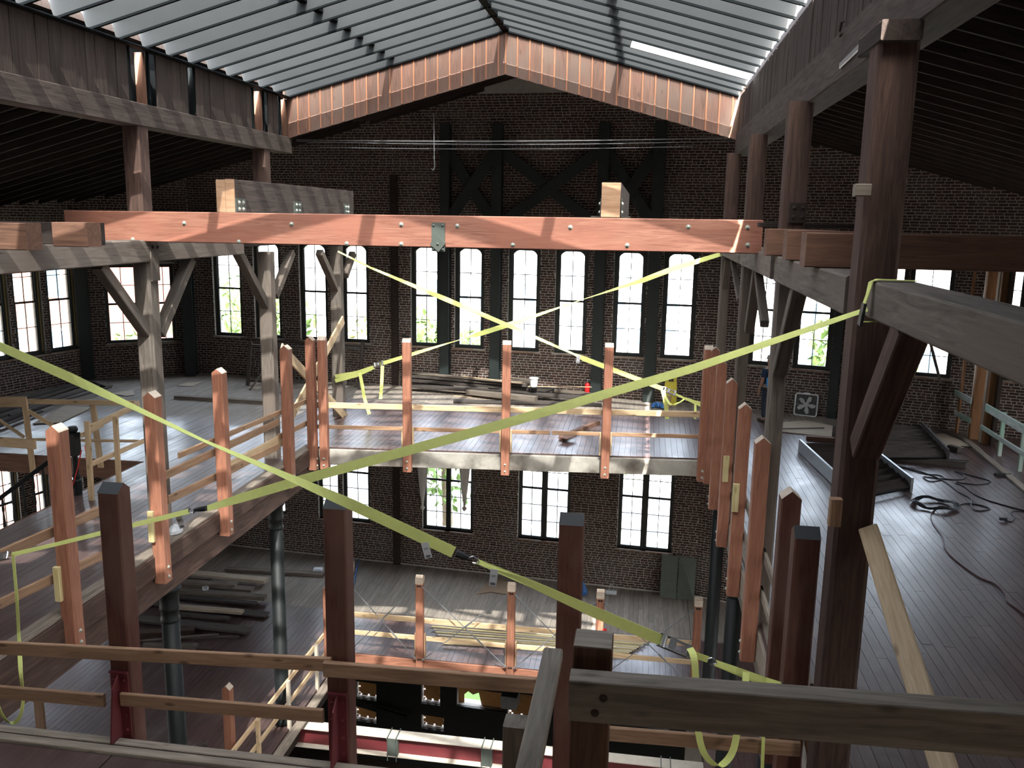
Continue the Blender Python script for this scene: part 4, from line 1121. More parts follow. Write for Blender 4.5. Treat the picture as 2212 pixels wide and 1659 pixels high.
def care_tag(o, p, dx=-.03, h=.17, w_=.07):
    p = Vector(p); b = MB(); b.cbox(0, h, -w_ / 2, w_ / 2, -.001, .001, .0004)
    mw = axes((dx, 0, -h), (0, -1, 0), p); t = b.obj('tag', 'tag', o, mw)
    b = MB()
    for i in range(4): b.box(h * .80 + i * .006, h * .80 + i * .006 + .003, -w_ * .3, w_ * .3, .001, .002)
    b.box(h * .35, h * .37, -w_ * .3, w_ * .3, .001, .002); b.box(h * .42, h * .44, -w_ * .3, w_ * .2, .001, .002)
    b.obj('print', 'print', t, mw)
# strap from the nearest right post to the left
s = strap('ratchet_strap', [(1874, 668, 6.62, .045, .9), (1500, 795, 6.9, .07, .5), (1080, 918, 7.3, .085, .2), (640, 1040, 7.75, .095, .1), (520, 1076, 7.85, .09, .2), (448, 1098, 7.92, .06, .4)], 'lime yellow ratchet strap from the nearest right post across the atrium to the lower left')
a, b_ = Yp(446, 1098, 7.92), Yp(420, 1102, 7.95); sleeve(s, a, b_); hook(s, b_, Yp(408, 1105, 7.96))
P = [Yp(410, 1104, 7.96), Yp(265, 1140, 8.05), Yp(120, 1176, 8.12), Yp(25, 1198, 8.18)]
m = MB(); m.ribbon(P, [UP * .9 + Vector((0, .4, 0))] * 4, [.055, .05, .045, .05], .004); m.obj('webbing', 'strap', s)
ratchet(s, Yp(6, 1203, 8.2), P[3] - P[0], .7)
care_tag(s, Yp(384, 1112, 8.0), .05, .15)
loop(s, [Yp(28, 1198, 8.1), Yp(36, 1290, 8.0), Yp(41, 1380, 7.95), Yp(45, 1455, 7.6), Yp(50, 1510, 7.55), Yp(42, 1550, 7.5), Yp(24, 1561, 7.5), Yp(5, 1545, 7.5), Yp(-12, 1500, 7.5)], .05)
gy = Yp(1880, 640, 6.6)
m = MB(); gx = 1.60
m.ribbon([(gx + .30, 6.60, 4.905), (gx + .04, 6.58, 4.91), (gx - .012, 6.56, 4.895), (gx - .03, 6.55, 4.80), (gx - .045, 6.55, 4.74)], [(0, 1, 0)] * 5, .075, .006); m.obj('girder_loop', 'strap', s)
m = MB(); m.ribbon([(gx - .045, 6.55, 4.74), (gx - .055, 6.55, 4.66), (gx - .06, 6.56, 4.58)], [(0, 1, 0)] * 3, .085, .02); m.obj('black_sleeve', 'tape_black', s)
m = MB(); m.ribbon([(gx - .06, 6.6, 4.60), (gx + .25, 6.62, 4.615)], [(0, 1, 0)] * 2, .05, .004); m.obj('girder_loop', 'strap', s)
# strap from the upper left to the near right corner
s = strap('ratchet_strap', [(-60, 722, 6.8, .075, .1), (150, 815, 6.9, .085, .15), (300, 885, 7.0, .05, .8), (440, 952, 7.05, .035, 1.2), (600, 1020, 7.1, .055, .7), (760, 1090, 7.15, .10, .1), (980, 1193, 7.25, .105, .1)], 'lime yellow ratchet strap from the upper left down to the near right corner')
a, b_ = Yp(985, 1195, 7.25), Yp(1012, 1205, 7.27); sleeve(s, a, b_, .07); hook(s, b_, Yp(1035, 1214, 7.28))
P = [Yp(1030, 1212, 7.28), Yp(1150, 1262, 7.3), Yp(1290, 1325, 7.32), Yp(1432, 1384, 7.35)]
m = MB(); m.ribbon(P, [UP * .9 + Vector((0, .4, 0)), UP, UP, UP], [.045, .07, .105, .105], .004); m.obj('webbing', 'strap', s)
ratchet(s, Yp(1456, 1395, 7.33), P[3] - P[2], .95)
P = [Yp(1488, 1410, 7.36), Yp(1530, 1425, 7.38)]
m = MB(); m.ribbon(P, [UP, UP], .06, .004); m.obj('webbing', 'strap', s); hook(s, Yp(1526, 1424, 7.38), Yp(1548, 1433, 7.4))
P = [Yp(1545, 1432, 7.4), Yp(1590, 1447, 7.45), Yp(1655, 1470, 7.6), Yp(1706, 1486, 7.6)]
for dz in (0, -.05):
    m = MB(); m.ribbon([q + Vector((0, 0, dz * i / 3)) for i, q in enumerate(P)], [UP + Vector((0, .5, 0))] * 4, .055, .004); m.obj('webbing', 'strap', s)
care_tag(s, Yp(917, 1172, 7.2), .04, .15); care_tag(s, Yp(1068, 1230, 7.27), -.015, .16)
loop(s, [Yp(1490, 1400, 7.3), Yp(1499, 1420, 7.2), Yp(1503, 1470, 7.15), Yp(1506, 1560, 7.1), Yp(1520, 1625, 7.05), Yp(1552, 1654, 7.05), Yp(1582, 1625, 7.1), Yp(1596, 1560, 7.15), Yp(1608, 1500, 7.25), Yp(1612, 1452, 7.35)], .06)
loop(s, [Yp(1652, 1500, 7.5), Yp(1650, 1570, 7.35), Yp(1648, 1620, 7.3), Yp(1646, 1680, 7.3)], .03)
# far pair of straps
s = strap('ratchet_strap', [(730, 543, 21.6, .04, .5), (800, 578, 21.5, .05, .4), (960, 645, 21.1, .12, .1), (1100, 704, 20.7, .10, .3), (1240, 765, 20.3, .05, .8), (1262, 775, 20.2, .12, .1), (1432, 840, 19.8, .10, .1)], 'lime yellow strap falling from the far left girder to the far right corner')
ratchet(s, Yp(1446, 846, 19.75), Vector((1, 0, -.35)), .95); care_tag(s, Yp(1250, 768, 20.2), -.02, .18, .08)
P = [Yp(1456, 850, 19.75), Yp(1478, 860, 19.7), Yp(1528, 880, 19.6)]
for dz in (.05, -.03):
    m = MB(); m.ribbon([P[0], P[1], P[2] + Vector((0, 0, dz))], [UP] * 3, .05, .004); m.obj('webbing', 'strap', s)
loop(s, [Yp(1432, 843, 19.7), Yp(1438, 870, 19.7), Yp(1441, 905, 19.8)], .10); loop(s, [Yp(1434, 850, 19.7), Yp(1448, 873, 19.6), Yp(1466, 870, 19.6), Yp(1478, 862, 19.7)], .05)
loop(s, [Yp(1502, 872, 19.6), Yp(1502, 890, 19.55), Yp(1501, 905, 19.5)], .05)
s = strap('ratchet_strap', [(1566, 546, 19.4, .09, .2), (1450, 582, 19.8, .12, .1), (1390, 605, 20.0, .11, .1), (1265, 645, 20.4, .03, 1.3), (1110, 698, 20.9, .12, .2), (1030, 723, 21.1, .12, .1), (1000, 732, 21.2, .03, 1.3), (900, 762, 21.4, .09, .2), (810, 790, 21.6, .10, .1)], 'lime yellow strap rising from the farthest left post to the far right girder')
ratchet(s, Yp(818, 787, 21.55), Vector((1, 0, .32)), .9)
P = [Yp(808, 793, 21.6), Yp(770, 808, 21.7), Yp(724, 818, 21.75)]
for dz in (.06, -.06):
    m = MB(); m.ribbon([P[0], P[1] + Vector((0, 0, dz * .5)), P[2] + Vector((0, 0, dz))], [UP] * 3, .10, .005); m.obj('webbing', 'strap', s)
loop(s, [Yp(826, 790, 21.5), Yp(825, 820, 21.5), Yp(822, 862, 21.4)], .10); loop(s, [Yp(777, 805, 21.6), Yp(782, 830, 21.5), Yp(787, 858, 21.4), Yp(798, 895, 21.3)], .10)
# ================================================================ UPPER GALLERY: LEFT
gr = [Xp(592, 752, LX), Xp(738, 905, LX), Xp(724, 690, LX), Xp(606, 905, LX)]
tag(timber('brace_plank', gr[0] + Vector((.17, 0, 0)), gr[1] + Vector((.17, 0, 0)), .045, .24, 'pine', up=(0, 0, 1)), 'pine plank nailed between left posts, falling to the right', 'board')
tag(timber('brace_plank', gr[2] + Vector((.22, 0, 0)), gr[3] + Vector((.22, 0, 0)), .045, .24, 'pine', up=(0, 0, 1)), 'pine plank nailed between left posts, rising to the right', 'board')
# old iron stair railing leaning on the far wall
a = Zp(535, 832, 0); c = Zp(778, 840, 0); d = (c - a).normalized(); L = (c - a).length; lean = Vector((-d.y, d.x, 0)) * .38
o = empty('stair_railing', a); tag(o, 'dark old stair railing with many spindles leaning on the far brick wall', 'railing')
for s_, hgt in ((0.0, 1.32), (L, 1.42)):
    timber('newel', a + d * s_, a + d * s_ + lean + UP * hgt, .10, .10, 'dark_board', o, up=d)
for t, hgt in ((.10, .06), (.9, .045)):
    timber('handrail' if t > .5 else 'bottom_rail', a + (lean + UP * 1.35) * t, a + d * L + (lean + UP * 1.35) * t, .06, hgt, 'dark_board', o)
n = 24
for i in range(1, n):
    q = a + d * (L * i / n); p0 = q + (lean + UP * 1.35) * .12; p1 = q + (lean + UP * 1.35) * .88
    m = MB(); dd = p1 - p0; m.tube([p0, p0 + dd * .2, p0 + dd * .25, p0 + dd * .3, p0 + dd * .6, p0 + dd * .65, p0 + dd * .7, p1], [.016, .016, .026, .014, .014, .024, .013, .013], 6)
    m.obj('spindle', 'dark_board', o)
tag(timber('loose_bar', Zp(540, 842, .04), W1.world(W1.sz(600, 760, -.62)[0], -.62, W1.sz(600, 760, -.62)[1]), .05, .05, 'old_board'), 'loose bar leaning across the left end of the old railing', 'bar')
tag(timber('long_bar', W1.world(W1.sz(520, 737, -.1)[0], -.07, 1.26), W1.world(W1.sz(800, 748, -.1)[0], -.07, 1.20), .06, .06, 'dark_board'), 'long dark bar lying along the left far window sills', 'bar')
def board(q0, q1, z, w_, h, mat, label, cat='board', Zf=0.0):
    """lumber lying flat; pixel ends at its top face height z"""
    p0 = Zp(*q0, Zf + z - h / 2); p1 = Zp(*q1, Zf + z - h / 2)
    for p, q in ((p0, q0), (p1, q1)):               # keep clear of the far wall
        if -14 < p.x < 1.9 and p.y > far_y(p.x) - .08 - w_ / 2:
            s_, z_ = W1.sz(*q, -(.09 + w_ / 2)); p.xyz = W1.world(s_, -(.09 + w_ / 2), z_ - h / 2)
    return tag(timber('plank' if w_ > .12 else 'lath', p0, p1, w_, h, mat, c=.004), label, cat)
board((380, 857), (572, 868), .09, .22, .09, 'old_board', 'long thick plank on the left gallery floor in front of the posts')
for i, (q0, q1, w_) in enumerate((((-20, 905), (228, 828), .20), ((-20, 893), (205, 822), .16), ((-20, 880), (190, 822), .2), ((-20, 918), (120, 868), .14), ((-20, 928), (90, 888), .1), ((20, 897), (238, 836), .1))):
    board(q0, q1, .05 + .045 * (i % 3), w_, .045, 'dark_board', 'dark old board of the stack along the left brick wall, %s from the wall' % ordl[i])
board((206, 824), (236, 834), .08, .22, .04, 'old_board', 'short pale board end on the stack at the left wall')
def sheet(poly, z, th, mat, label, name='plywood_sheet', Zf=0.0):
    pts = [Zp(*q, Zf + z) for q in poly]; n = len(pts); b = MB()
    c = sum(pts, Vector()) / n
    vs = [p - UP * th for p in pts] + pts
    b.add(vs, [(i, (i + 1) % n, (i + 1) % n + n, i + n) for i in range(n)] + [tuple(range(n - 1, -1, -1)), tuple(range(n, 2 * n))])
    return tag(b.obj(name, mat, None, T(c), world=True), label, 'board')
sheet(((70, 915), (140, 876), (196, 880), (130, 912)), .03, .018, 'ply', 'pale plywood sheet on the left gallery floor behind the guard rails')
sheet(((236, 850), (288, 842), (290, 853), (272, 855)), .02, .015, 'ply', 'small plywood piece left of the nearest left post')
sheet(((382, 833), (404, 826), (437, 825), (416, 834)), .02, .015, 'ply', 'small pale board on the left gallery floor before the corner wall')
sheet(((535, 830), (553, 825), (563, 828), (548, 833)), .02, .02, 'ply', 'small pale board by the old railing, farther one')
sheet(((535, 838), (548, 833), (570, 836), (556, 842)), .02, .02, 'ply', 'small pale board by the old railing, nearer one')
# stairwell guard of new pine and old balustrade
SY = 16.62
def gp(q0, q1, w_, h, y, label, mat='pine', up=(0, 0, 1)):
    return tag(timber('guard_rail', Yp(*q0, y), Yp(*q1, y), w_, h, mat, up=up), label, 'rail')
gp((-20, 868), (58, 868), .04, .22, 15.9, 'upper pine board at the left photo edge by the stairwell')
gp((58, 867), (292, 871), .04, .11, SY, 'upper pine rail along the far side of the stairwell')
gp((-20, 953), (77, 960), .04, .20, 15.2, 'lower pine board at the left photo edge by the stairwell')
gp((60, 949), (300, 953), .04, .06, SY, 'lower pine rail along the far side of the stairwell')
gp((62, 888), (158, 946), .04, .09, SY - .05, 'slanting pine brace right of the first stairwell stud')
gp((-10, 902), (52, 944), .04, .07, SY - .05, 'slanting pine brace left of the first stairwell stud')
for q0, q1, y, lab in (((72, 1022), (53, 868), 16.3, 'first'), ((218, 1010), (200, 872), 16.4, 'second')):
    tag(timber('stud', Yp(*q0, 16.66), Yp(*q1, 16.66), .13, .05, 'pine', up=(0, 1, 0)), 'pine stud of the stairwell guard, %s from the left' % lab, 'stud')
XR = -10.42
for q0, q1, h, lab in (((192, 926), (300, 872), .13, 'upper'), ((176, 940), (222, 917), .10, 'short upper'), ((196, 1003), (312, 952), .10, 'lower')):
    p0 = Yp(*q0, 14.4); p1 = Yp(*q1, 16.6)
    rail(p0, p1, .04, h, 'pine', '%s pine rail on the right side of the stairwell' % lab)
for q0, q1, y, lab in (((196, 1062), (188, 910), 14.2, 'nearer'), ((256, 1032), (249, 900), 15.2, 'farther')):
    p0, p1 = Yp(*q0, y), Yp(*q1, y); p0.z = -.2
    tag(timber('stud', p0, p1, .10, .06, 'pine', up=(0, 1, 0)), 'pine stud on the right side of the stairwell, %s one' % lab, 'stud')
# stairwell lining
tag(timber('stair_trimmer', (-19.3, 16.72, -.2), (-10.5, 16.72, -.2), .05, .42, 'stub'), 'brown trimmer board along the far side of the stairwell', 'board')
tag(timber('stair_trimmer', (-10.53, 9.0, -.2), (-10.53, 16.7, -.2), .05, .40, 'stub'), 'brown trimmer board along the right side of the stairwell', 'board')
# old stair balustrade going down
nb = Zp(168, 1068, 0); NY = nb.y
o = empty('stair_balustrade', nb); tag(o, 'black turned newel post and handrail going down the stairwell', 'railing')
tp = Yp(168, 922, NY).z
m = MB(); m.lathe([(.085, 0), (.085, .28), (.06, .31), (.075, .36), (.055, .42), (.05, tp * .55), (.06, tp * .58)], 14); m.box(-.085, .085, -.085, .085, tp * .58, tp - .12)
m.lathe([(.06, tp - .12), (.09, tp - .08), (.095, tp - .04), (.07, tp)], 14); m.obj('newel', 'iron', o, T(nb.x, nb.y, 0))
h0 = Yp(158, 958, NY); h1 = Yp(-40, 1106, NY - .6)
timber('handrail', h0, h1, .07, .08, 'iron', o)
for i in range(1, 9):
    t = i / 9; p1 = h0.lerp(h1, t); p0 = p1 - UP * .82
    m = MB(); m.tube([p0, p0 + UP * .2, p0 + UP * .25, p0 + UP * .5, p0 + UP * .56, p1], [.02, .02, .032, .017, .028, .016], 6); m.obj('baluster', 'iron', o)
m = MB(); q = Yp(178, 965, NY - .1); m.ribbon([q, q + Vector((.05, 0, .02)), q + Vector((.07, 0, -.12)), q + Vector((.06, 0, -.24))], [(0, 1, .2)] * 4, .04, .003); m.obj('flagging_tape', 'pink_tape', o)['label'] = 'pink flagging tape'
m = MB(); m.tube([Yp(176, 972, NY - .1), Yp(168, 1010, NY - .1), Yp(160, 1040, NY - .1), Yp(150, 1066, NY - .1)], .012, 6); m.obj('red_cord', 'red_paint', o)['label'] = 'red hanging cord'
# ================================================================ UPPER GALLERY: FAR SIDE
for i, (q0, q1, z, w_, h, mat) in enumerate((((884, 803), (1128, 827), .50, .16, .05, 'old_board'), ((884, 808), (1140, 832), .42, .26, .08, 'dark_board'), ((884, 820), (1195, 843), .30, .30, .09, 'dark_board'),
        ((884, 833), (1280, 860), .20, .30, .08, 'dark_board'), ((1010, 846), (1158, 862), .22, .25, .14, 'old_board'), ((1150, 838), (1290, 851), .18, .3, .06, 'old_board'), ((980, 866), (1300, 874), .08, .25, .06, 'dark_board'), ((1110, 816), (1160, 826), .48, .18, .10, 'old_board'))):
    board(q0, q1, z, w_, h, mat, 'old board in the lumber pile under the middle arched windows, %s from the top' % ordl[i])
for q0, q1, z, lab in (((998, 812), (1135, 829), .56, 'upper'), ((1140, 835), (1278, 836), .42, 'right'), ((980, 855), (1160, 868), .02, 'floor')):
    board(q0, q1, z, .03, .02, 'pine', 'thin pale lath by the lumber pile, %s one' % lab)
p = Zp(1153, 835, .42); m = MB(); m.lathe([(.10, 0), (.125, .24), (.14, .24), (.14, .265), (.12, .265), (.095, .02)], 16); tag(m.obj('bucket', 'white_plastic', None, T(p), smooth=False), 'small white bucket on the far lumber pile', 'bucket')
p = W1.world(W1.sz(1270, 860)[0], -.18, 0)
o = empty('fire_extinguisher', p); tag(o, 'red fire extinguisher at the foot of the far brick wall', 'extinguisher')
m = MB(); m.lathe([(.06, 0), (.085, .02), (.085, .40), (.05, .47), (.03, .48)], 14); m.obj('cylinder', 'red_paint', o, T(p), smooth=True)
m = MB(); m.lathe([(.03, .48), (.03, .55)], 8); m.box(-.02, .11, -.012, .012, .55, .575); m.obj('valve', 'chrome', o, T(p)); m = MB(); m.tube([p + Vector((.03, -.02, .52)), p + Vector((.11, -.03, .40)), p + Vector((.10, -.04, .15))], .012, 6); m.obj('hose', 'cable', o)
# folding caution sign
p = W1.world(W1.sz(1448, 875)[0], -.35, 0)
o = empty('floor_sign', p); tag(o, 'yellow folding floor sign leaning at the far brick wall', 'sign')
for k, sg in enumerate((-1, 1)):
    m = MB(); vs = [(-.18, sg * .17, 0), (.18, sg * .17, 0), (.14, sg * .03, .82), (-.14, sg * .03, .82)]
    vs = vs + [(a, b_ + .02, c) for a, b_, c in vs]; m.add([(-.19, sg * .17, 0), (.19, sg * .17, 0), (.17, sg * .07, .66), (-.17, sg * .07, .66), (-.19, sg * .17 + .02, 0), (.19, sg * .17 + .02, 0), (.17, sg * .07 + .02, .66), (-.17, sg * .07 + .02, .66)], [(0, 1, 2, 3), (7, 6, 5, 4), (0, 4, 5, 1), (1, 5, 6, 2), (2, 6, 7, 3), (3, 7, 4, 0)])
    for xa, xb in ((-.16, -.07), (.07, .16)):
        m.box(xa, xb, sg * .05, sg * .05 + .02, .66, .80)
    m.box(-.15, .15, sg * .04, sg * .04 + .02, .78, .86)
    m.obj('panel', 'caution', o, T(p) @ Matrix.Rotation(-.08, 4, 'Z'))
p = Zp(1425, 881, 0); m = MB()
rr = random.Random(2)
for i in range(14):
    m.lathe([(.01, 0), (.06 + .03 * rr.random(), .03), (.05, .08), (.01, .12)], 7, 0, T(p.x + rr.uniform(-.2, .1), p.y + rr.uniform(-.15, .1), rr.uniform(0, .05)))
tag(m.obj('rag_heap', 'blue'), 'small blue rag heap on the floor near the yellow sign', 'rag')
p = Zp(1432, 880, 0); tag(timber('bag', p + Vector((.1, 0, .0)), p + Vector((.14, .05, .34)), .20, .10, 'card', c=.03), 'small brown paper bag beside the blue rag heap', 'bag')
# plank and dark panel standing in the wall recess
for q0, q1, w_, mat, lab in (((858, 832), (859, 712), .22, 'old_board', 'pale upright plank standing in the far wall recess'), ((876, 835), (877, 714), .26, 'charcoal', 'dark upright panel standing beside the plank in the far wall recess')):
    p0 = Zp(*q0, 0); p1 = Yp(*q1, p0.y + .22); tag(timber('plank', p0, p1, w_, .04, mat, up=(0, 1, 0)), lab, 'board')
board((1212, 945), (1292, 912), .10, .12, .10, 'stub', 'short brown timber lying on the far gallery floor by the third post')
sheet(((1205, 944), (1226, 936), (1246, 940), (1226, 948)), .12, .02, 'stub', 'small brown board end on the far gallery floor', 'plank')
# ================================================================ UPPER GALLERY: RIGHT
p = W2.world(W2.sz(1742, 880)[0], -.16, 0)
mw = Matrix.LocRotScale(p, None, None) @ W2.mw.to_3x3().to_4x4() @ Matrix.Rotation(math.radians(-8), 4, 'X')
o = link('box_fan', None, None, None, mw); tag(o, 'white square box fan standing at the far right brick wall', 'fan')
S = .31
def ring(b, r0, r1, y0, y1, rad, n=6):
    def loop_(h, r):
        out = []
        for cx, cz, a0 in ((h - r, h - r, 0), (-h + r, h - r, 90), (-h + r, -h + r, 180), (h - r, -h + r, 270)):
            for k in range(n + 1):
                t = math.radians(a0 + 90 * k / n); out.append((cx + r * math.cos(t), cz + r * math.sin(t) + S))
        return out
    A = loop_(r1, rad); B_ = loop_(r0, rad * .8); N_ = len(A)
    vs = [(a, y0, c) for a, c in A] + [(a, y0, c) for a, c in B_] + [(a, y1, c) for a, c in A] + [(a, y1, c) for a, c in B_]
    fs = []
    for i in range(N_):
        j = (i + 1) % N_
        fs += [(i, j, N_ + j, N_ + i), (N_ + i, N_ + j, 3 * N_ + j, 3 * N_ + i), (2 * N_ + j, 2 * N_ + i, 3 * N_ + i, 3 * N_ + j), (j, i, 2 * N_ + i, 2 * N_ + j)]
    b.add(vs, fs)
b = MB(); ring(b, S - .022, S, -.07, .07, .07); b.obj('frame', 'white_plastic', o, mw)
b = MB()
for i in range(15):
    x = -S + .04 + i * (2 * S - .08) / 14; b.box(x - .003, x + .003, -.066, -.06, .03, 2 * S - .03)
b.box(-S + .02, S - .02, -.06, -.056, S - .003, S + .003); b.obj('grille', 'fan_grey', o, mw)
b = MB(); b.lathe([(.01, -.02), (.07, -.015), (.07, .03)], 14, 0, T(0, 0, S) @ Matrix.Rotation(math.pi / 2, 4, 'X'))
for k in range(5):
    R_ = T(0, 0, S) @ Matrix.Rotation(math.radians(72 * k + 18), 4, 'Y')
    vs = [(-.02, .0, .05), (.03, -.01, .05), (.085, -.03, .15), (.06, -.03, .245), (-.01, .0, .25), (-.035, .02, .14)]
    n = len(vs); vv = vs + [(a, y_ + .008, c) for a, y_, c in vs]
    b.add(vv, [tuple(range(n)), tuple(range(2 * n - 1, n - 1, -1))] + [(i, i + n, (i + 1) % n + n, (i + 1) % n) for i in range(n)], 0, R_)
b.obj('blade_set', 'fan_grey', o, mw)
b = MB(); b.box(-S + .02, S - .02, .05, .06, .02, 2 * S - .02); b.obj('back_panel', 'iron', o, mw)
b = MB(); b.box(-.08, .08, -.02, .02, 2 * S - .005, 2 * S + .03); b.obj('handle', 'white_plastic', o, mw)
# man behind the third right post
def skin_mesh(name, verts, edges, radii, mat, parent, mw, sub=2, root=0):
    me = bpy.data.meshes.new(name); me.from_pydata([tuple(v) for v in verts], edges, [])
    o = link(name, me, mat, parent, mw)
    sk = o.modifiers.new('skin', 'SKIN')
    layer = me.skin_vertices[0].data if len(me.skin_vertices) else None
    if layer is None:
        bpy.context.view_layer.objects.active = o
        bpy.ops.mesh.customdata_skin_add()
        layer = me.skin_vertices[0].data
    for i, r in enumerate(radii):
        layer[i].radius = (r, r) if not isinstance(r, tuple) else r
        layer[i].use_root = (i == root)
    sk.use_smooth_shade = True
    s = o.modifiers.new('subdivision', 'SUBSURF'); s.levels = sub; s.render_levels = sub
    return o
def person(base, yaw, label):
    mw = T(base) @ Matrix.Rotation(yaw, 4, 'Z')
    o = link('person', None, None, None, mw); tag(o, label, 'person')
    V = []; E = []; RD = []
    def add(p, r, par=None):
        V.append(p); RD.append(r)
        if par is not None: E.append((par, len(V) - 1))
        return len(V) - 1
    pel = add((0, 0, .95), (.15, .11)); ab = add((0, .01, 1.10), (.145, .105), pel); ch = add((0, .0, 1.30), (.165, .115), ab); sh = add((0, -.01, 1.43), (.11, .085), ch)
    nk = add((0, 0, 1.52), .055, sh); jw = add((0, .025, 1.60), .07, nk); hd = add((0, .02, 1.68), .088, jw); tp = add((0, .0, 1.745), .065, hd)
    for s in (-1, 1):
        a = add((s * .19, -.01, 1.42), .062, sh); e = add((s * .25, -.03, 1.13), .043, a); w = add((s * .24, .10, .90), .029, e); pm = add((s * .235, .125, .82), (.020, .036), w)
        for k, (dy, l) in enumerate(((-.030, .060), (-.010, .078), (.010, .072), (.030, .055))):
            f1 = add((s * .232, .13 + dy, .775), .0095, pm); add((s * .222, .135 + dy, .775 - l * .8), .008, f1)
        t1 = add((s * .21, .17, .82), .011, pm); add((s * .20, .185, .775), .009, t1)
        h = add((s * .095, 0, .90), .095, pel); kn = add((s * .11, .02, .50), .058, h); an = add((s * .115, -.01, .09), .042, kn); add((s * .13, .13, .04), (.042, .03), an)
    body = skin_mesh('body', V, E, RD, 'skin', o, mw)
    # face
    b = MB()
    b.lathe([(.004, -.016), (.013, -.006), (.012, .004), (.004, .02)], 6, 0, T(0, .112, 1.655)); b.box(-.025, .025, .098, .104, 1.602, 1.610)
    b.obj('nose_and_mouth', 'skin', o, mw)
    for s in (-1, 1):
        b = MB(); b.lathe([(.002, -.008), (.011, 0), (.002, .008)], 8, 0, T(s * .032, .10, 1.683)); b.obj('eye', 'print', o, mw)
        b = MB(); b.cbox(-.01, .01, -.02, .02, -.03, .03, .008, 0, T(s * .088, .01, 1.665)); b.obj('ear', 'skin', o, mw)
    V2 = [(0, 0, .93), (0, .01, 1.10), (0, 0, 1.30), (0, -.01, 1.44), (-.19, -.01, 1.42), (-.235, -.025, 1.22), (.19, -.01, 1.42), (.235, -.025, 1.22)]
    skin_mesh('t_shirt', V2, [(0, 1), (1, 2), (2, 3), (3, 4), (4, 5), (3, 6), (6, 7)], [(.165, .13), (.165, .125), (.185, .135), (.12, .10), .085, .07, .085, .07], 'shirt', o, mw)
    V3 = [(0, 0, .97), (-.095, 0, .88), (-.11, .02, .50), (-.115, -.01, .12), (.095, 0, .88), (.11, .02, .50), (.115, -.01, .12)]
    skin_mesh('trousers', V3, [(0, 1), (1, 2), (2, 3), (0, 4), (4, 5), (5, 6)], [(.16, .125), .112, .075, .065, .112, .075, .065], 'jeans', o, mw)
    for s in (-1, 1):
        b = MB(); b.cbox(-.10, .17, -.05, .05, 0, .10, .025, 0, T(s * .12, .02, 0) @ Matrix.Rotation(math.pi / 2, 4, 'Z')); b.obj('boot', 'boot', o, mw)
    b = MB(); b.lathe([(.105, 1.715), (.108, 1.73), (.10, 1.79), (.07, 1.83), (.01, 1.845)], 16, 0, T(0, .01, 0)); b.box(-.07, .07, .08, .17, 1.715, 1.727); b.obj('cap', 'hat', o, mw, smooth=True)
    b = MB(); b.box(-.05, .02, .128, .136, 1.12, 1.32)
    for i in range(4): b.box(.03, .07, .128, .136, 1.02 + .07 * i, 1.06 + .07 * i)
    b.box(-.20, -.10, -.13, -.125, 1.0, 1.25)
    b.obj('shirt_print', 'print_blue', o, mw)
mp = Yp(1664, 800, 23.7)
person((mp.x, mp.y, 0), .5, 'man in a navy printed T-shirt and pale cap half hidden behind a right gallery post')
# steel stair flights lying on the right gallery floor
def flight(c0, c1, w0, w1, z0, z1, n, label, mats=('steel_grey', 'old_dark')):
    """stringers from c0 (far) to c1 (near); w0/w1 = right hand ends"""
    o = empty('steel_stair', (Vector(c0) + Vector(c1)) / 2); tag(o, label, 'stairs')
    for a, b_, k in ((c0, c1, 'left'), (w0, w1, 'right')):
        a = Vector((a[0], a[1], z0)); b_ = Vector((b_[0], b_[1], z1))
        timber('stringer', a, b_, .05, .30, mats[0], o, c=.004)
    for i in range(n):
        t = (i + .5) / n
        a = Vector((*c0[:2], z0)).lerp(Vector((*c1[:2], z1)), t); b_ = Vector((*w0[:2], z0)).lerp(Vector((*w1[:2], z1)), t)
        up = Vector((0, -.9, 1))
        b = MB(); d = b_ - a; L = d.length
        m = axes(d, up, a); b.box(.03, L - .03, -.12, .12, -.02, .02); b.box(.03, L - .03, -.135, -.11, -.025, .03, 1); b.obj('tread', [mats[1], 'iron'], o, m)
    return o
A0, A1 = Zp(1727, 962, .16), Zp(1848, 1075, .16)
B0, B1 = Zp(1862, 962, .16), Zp(1970, 1048, .16)
flight(A0, A1, B0, B1, .16, .16, 9, 'grey steel stair flight lying flat behind the nearest right post')
A0, A1 = Zp(1800, 930, .30), Zp(1895, 985, .22); B0, B1 = Zp(1992, 925, .30), Zp(2048, 985, .22)
flight(A0, A1, B0, B1, .30, .22, 7, 'second dark steel stair flight lying nearer the right brick wall', ('dark_board', 'dark_board'))
board((1742, 945), (1812, 950), .10, .2, .10, 'stub', 'brown board end behind the steel stair flight')
sheet(((1690, 912), (1740, 908), (1815, 922), (1810, 945), (1690, 932)), .03, .02, 'ply', 'large pale plywood sheet on the right gallery floor before the box fan')
board((1690, 926), (1780, 924), .06, .03, .02, 'dark_board', 'dark stick lying on the right plywood sheet')
board((1925, 988), (2085, 1004), .14, .10, .14, 'dark_board', 'dark timber lying in front of the second steel flight')
board((2040, 992), (2092, 996), .05, .05, .03, 'dark_board', 'thin dark stick beside the second steel flight')
board((2050, 966), (2072, 972), .13, .14, .12, 'dark_board', 'short dark block on the right gallery floor')
board((2040, 966), (2055, 965), .03, .04, .02, 'dark_board', 'small stick beside the short dark block')
board((2076, 964), (2112, 967), .03, .04, .02, 'dark_board', 'small dark stick at the foot of the studs')
sheet(((1965, 940), (2040, 936), (2100, 962), (2030, 975), (1990, 965)), .015, .012, 'ply', 'dusty plywood patch on the floor beyond the steel flights')
tag(timber('upright_stick', Zp(1975, 920, 0), Yp(1975, 838, Zp(1975, 920, 0).y + .1), .05, .05, 'old_board', up=(0, 1, 0)), 'thin upright stick standing at the right brick wall', 'bar')
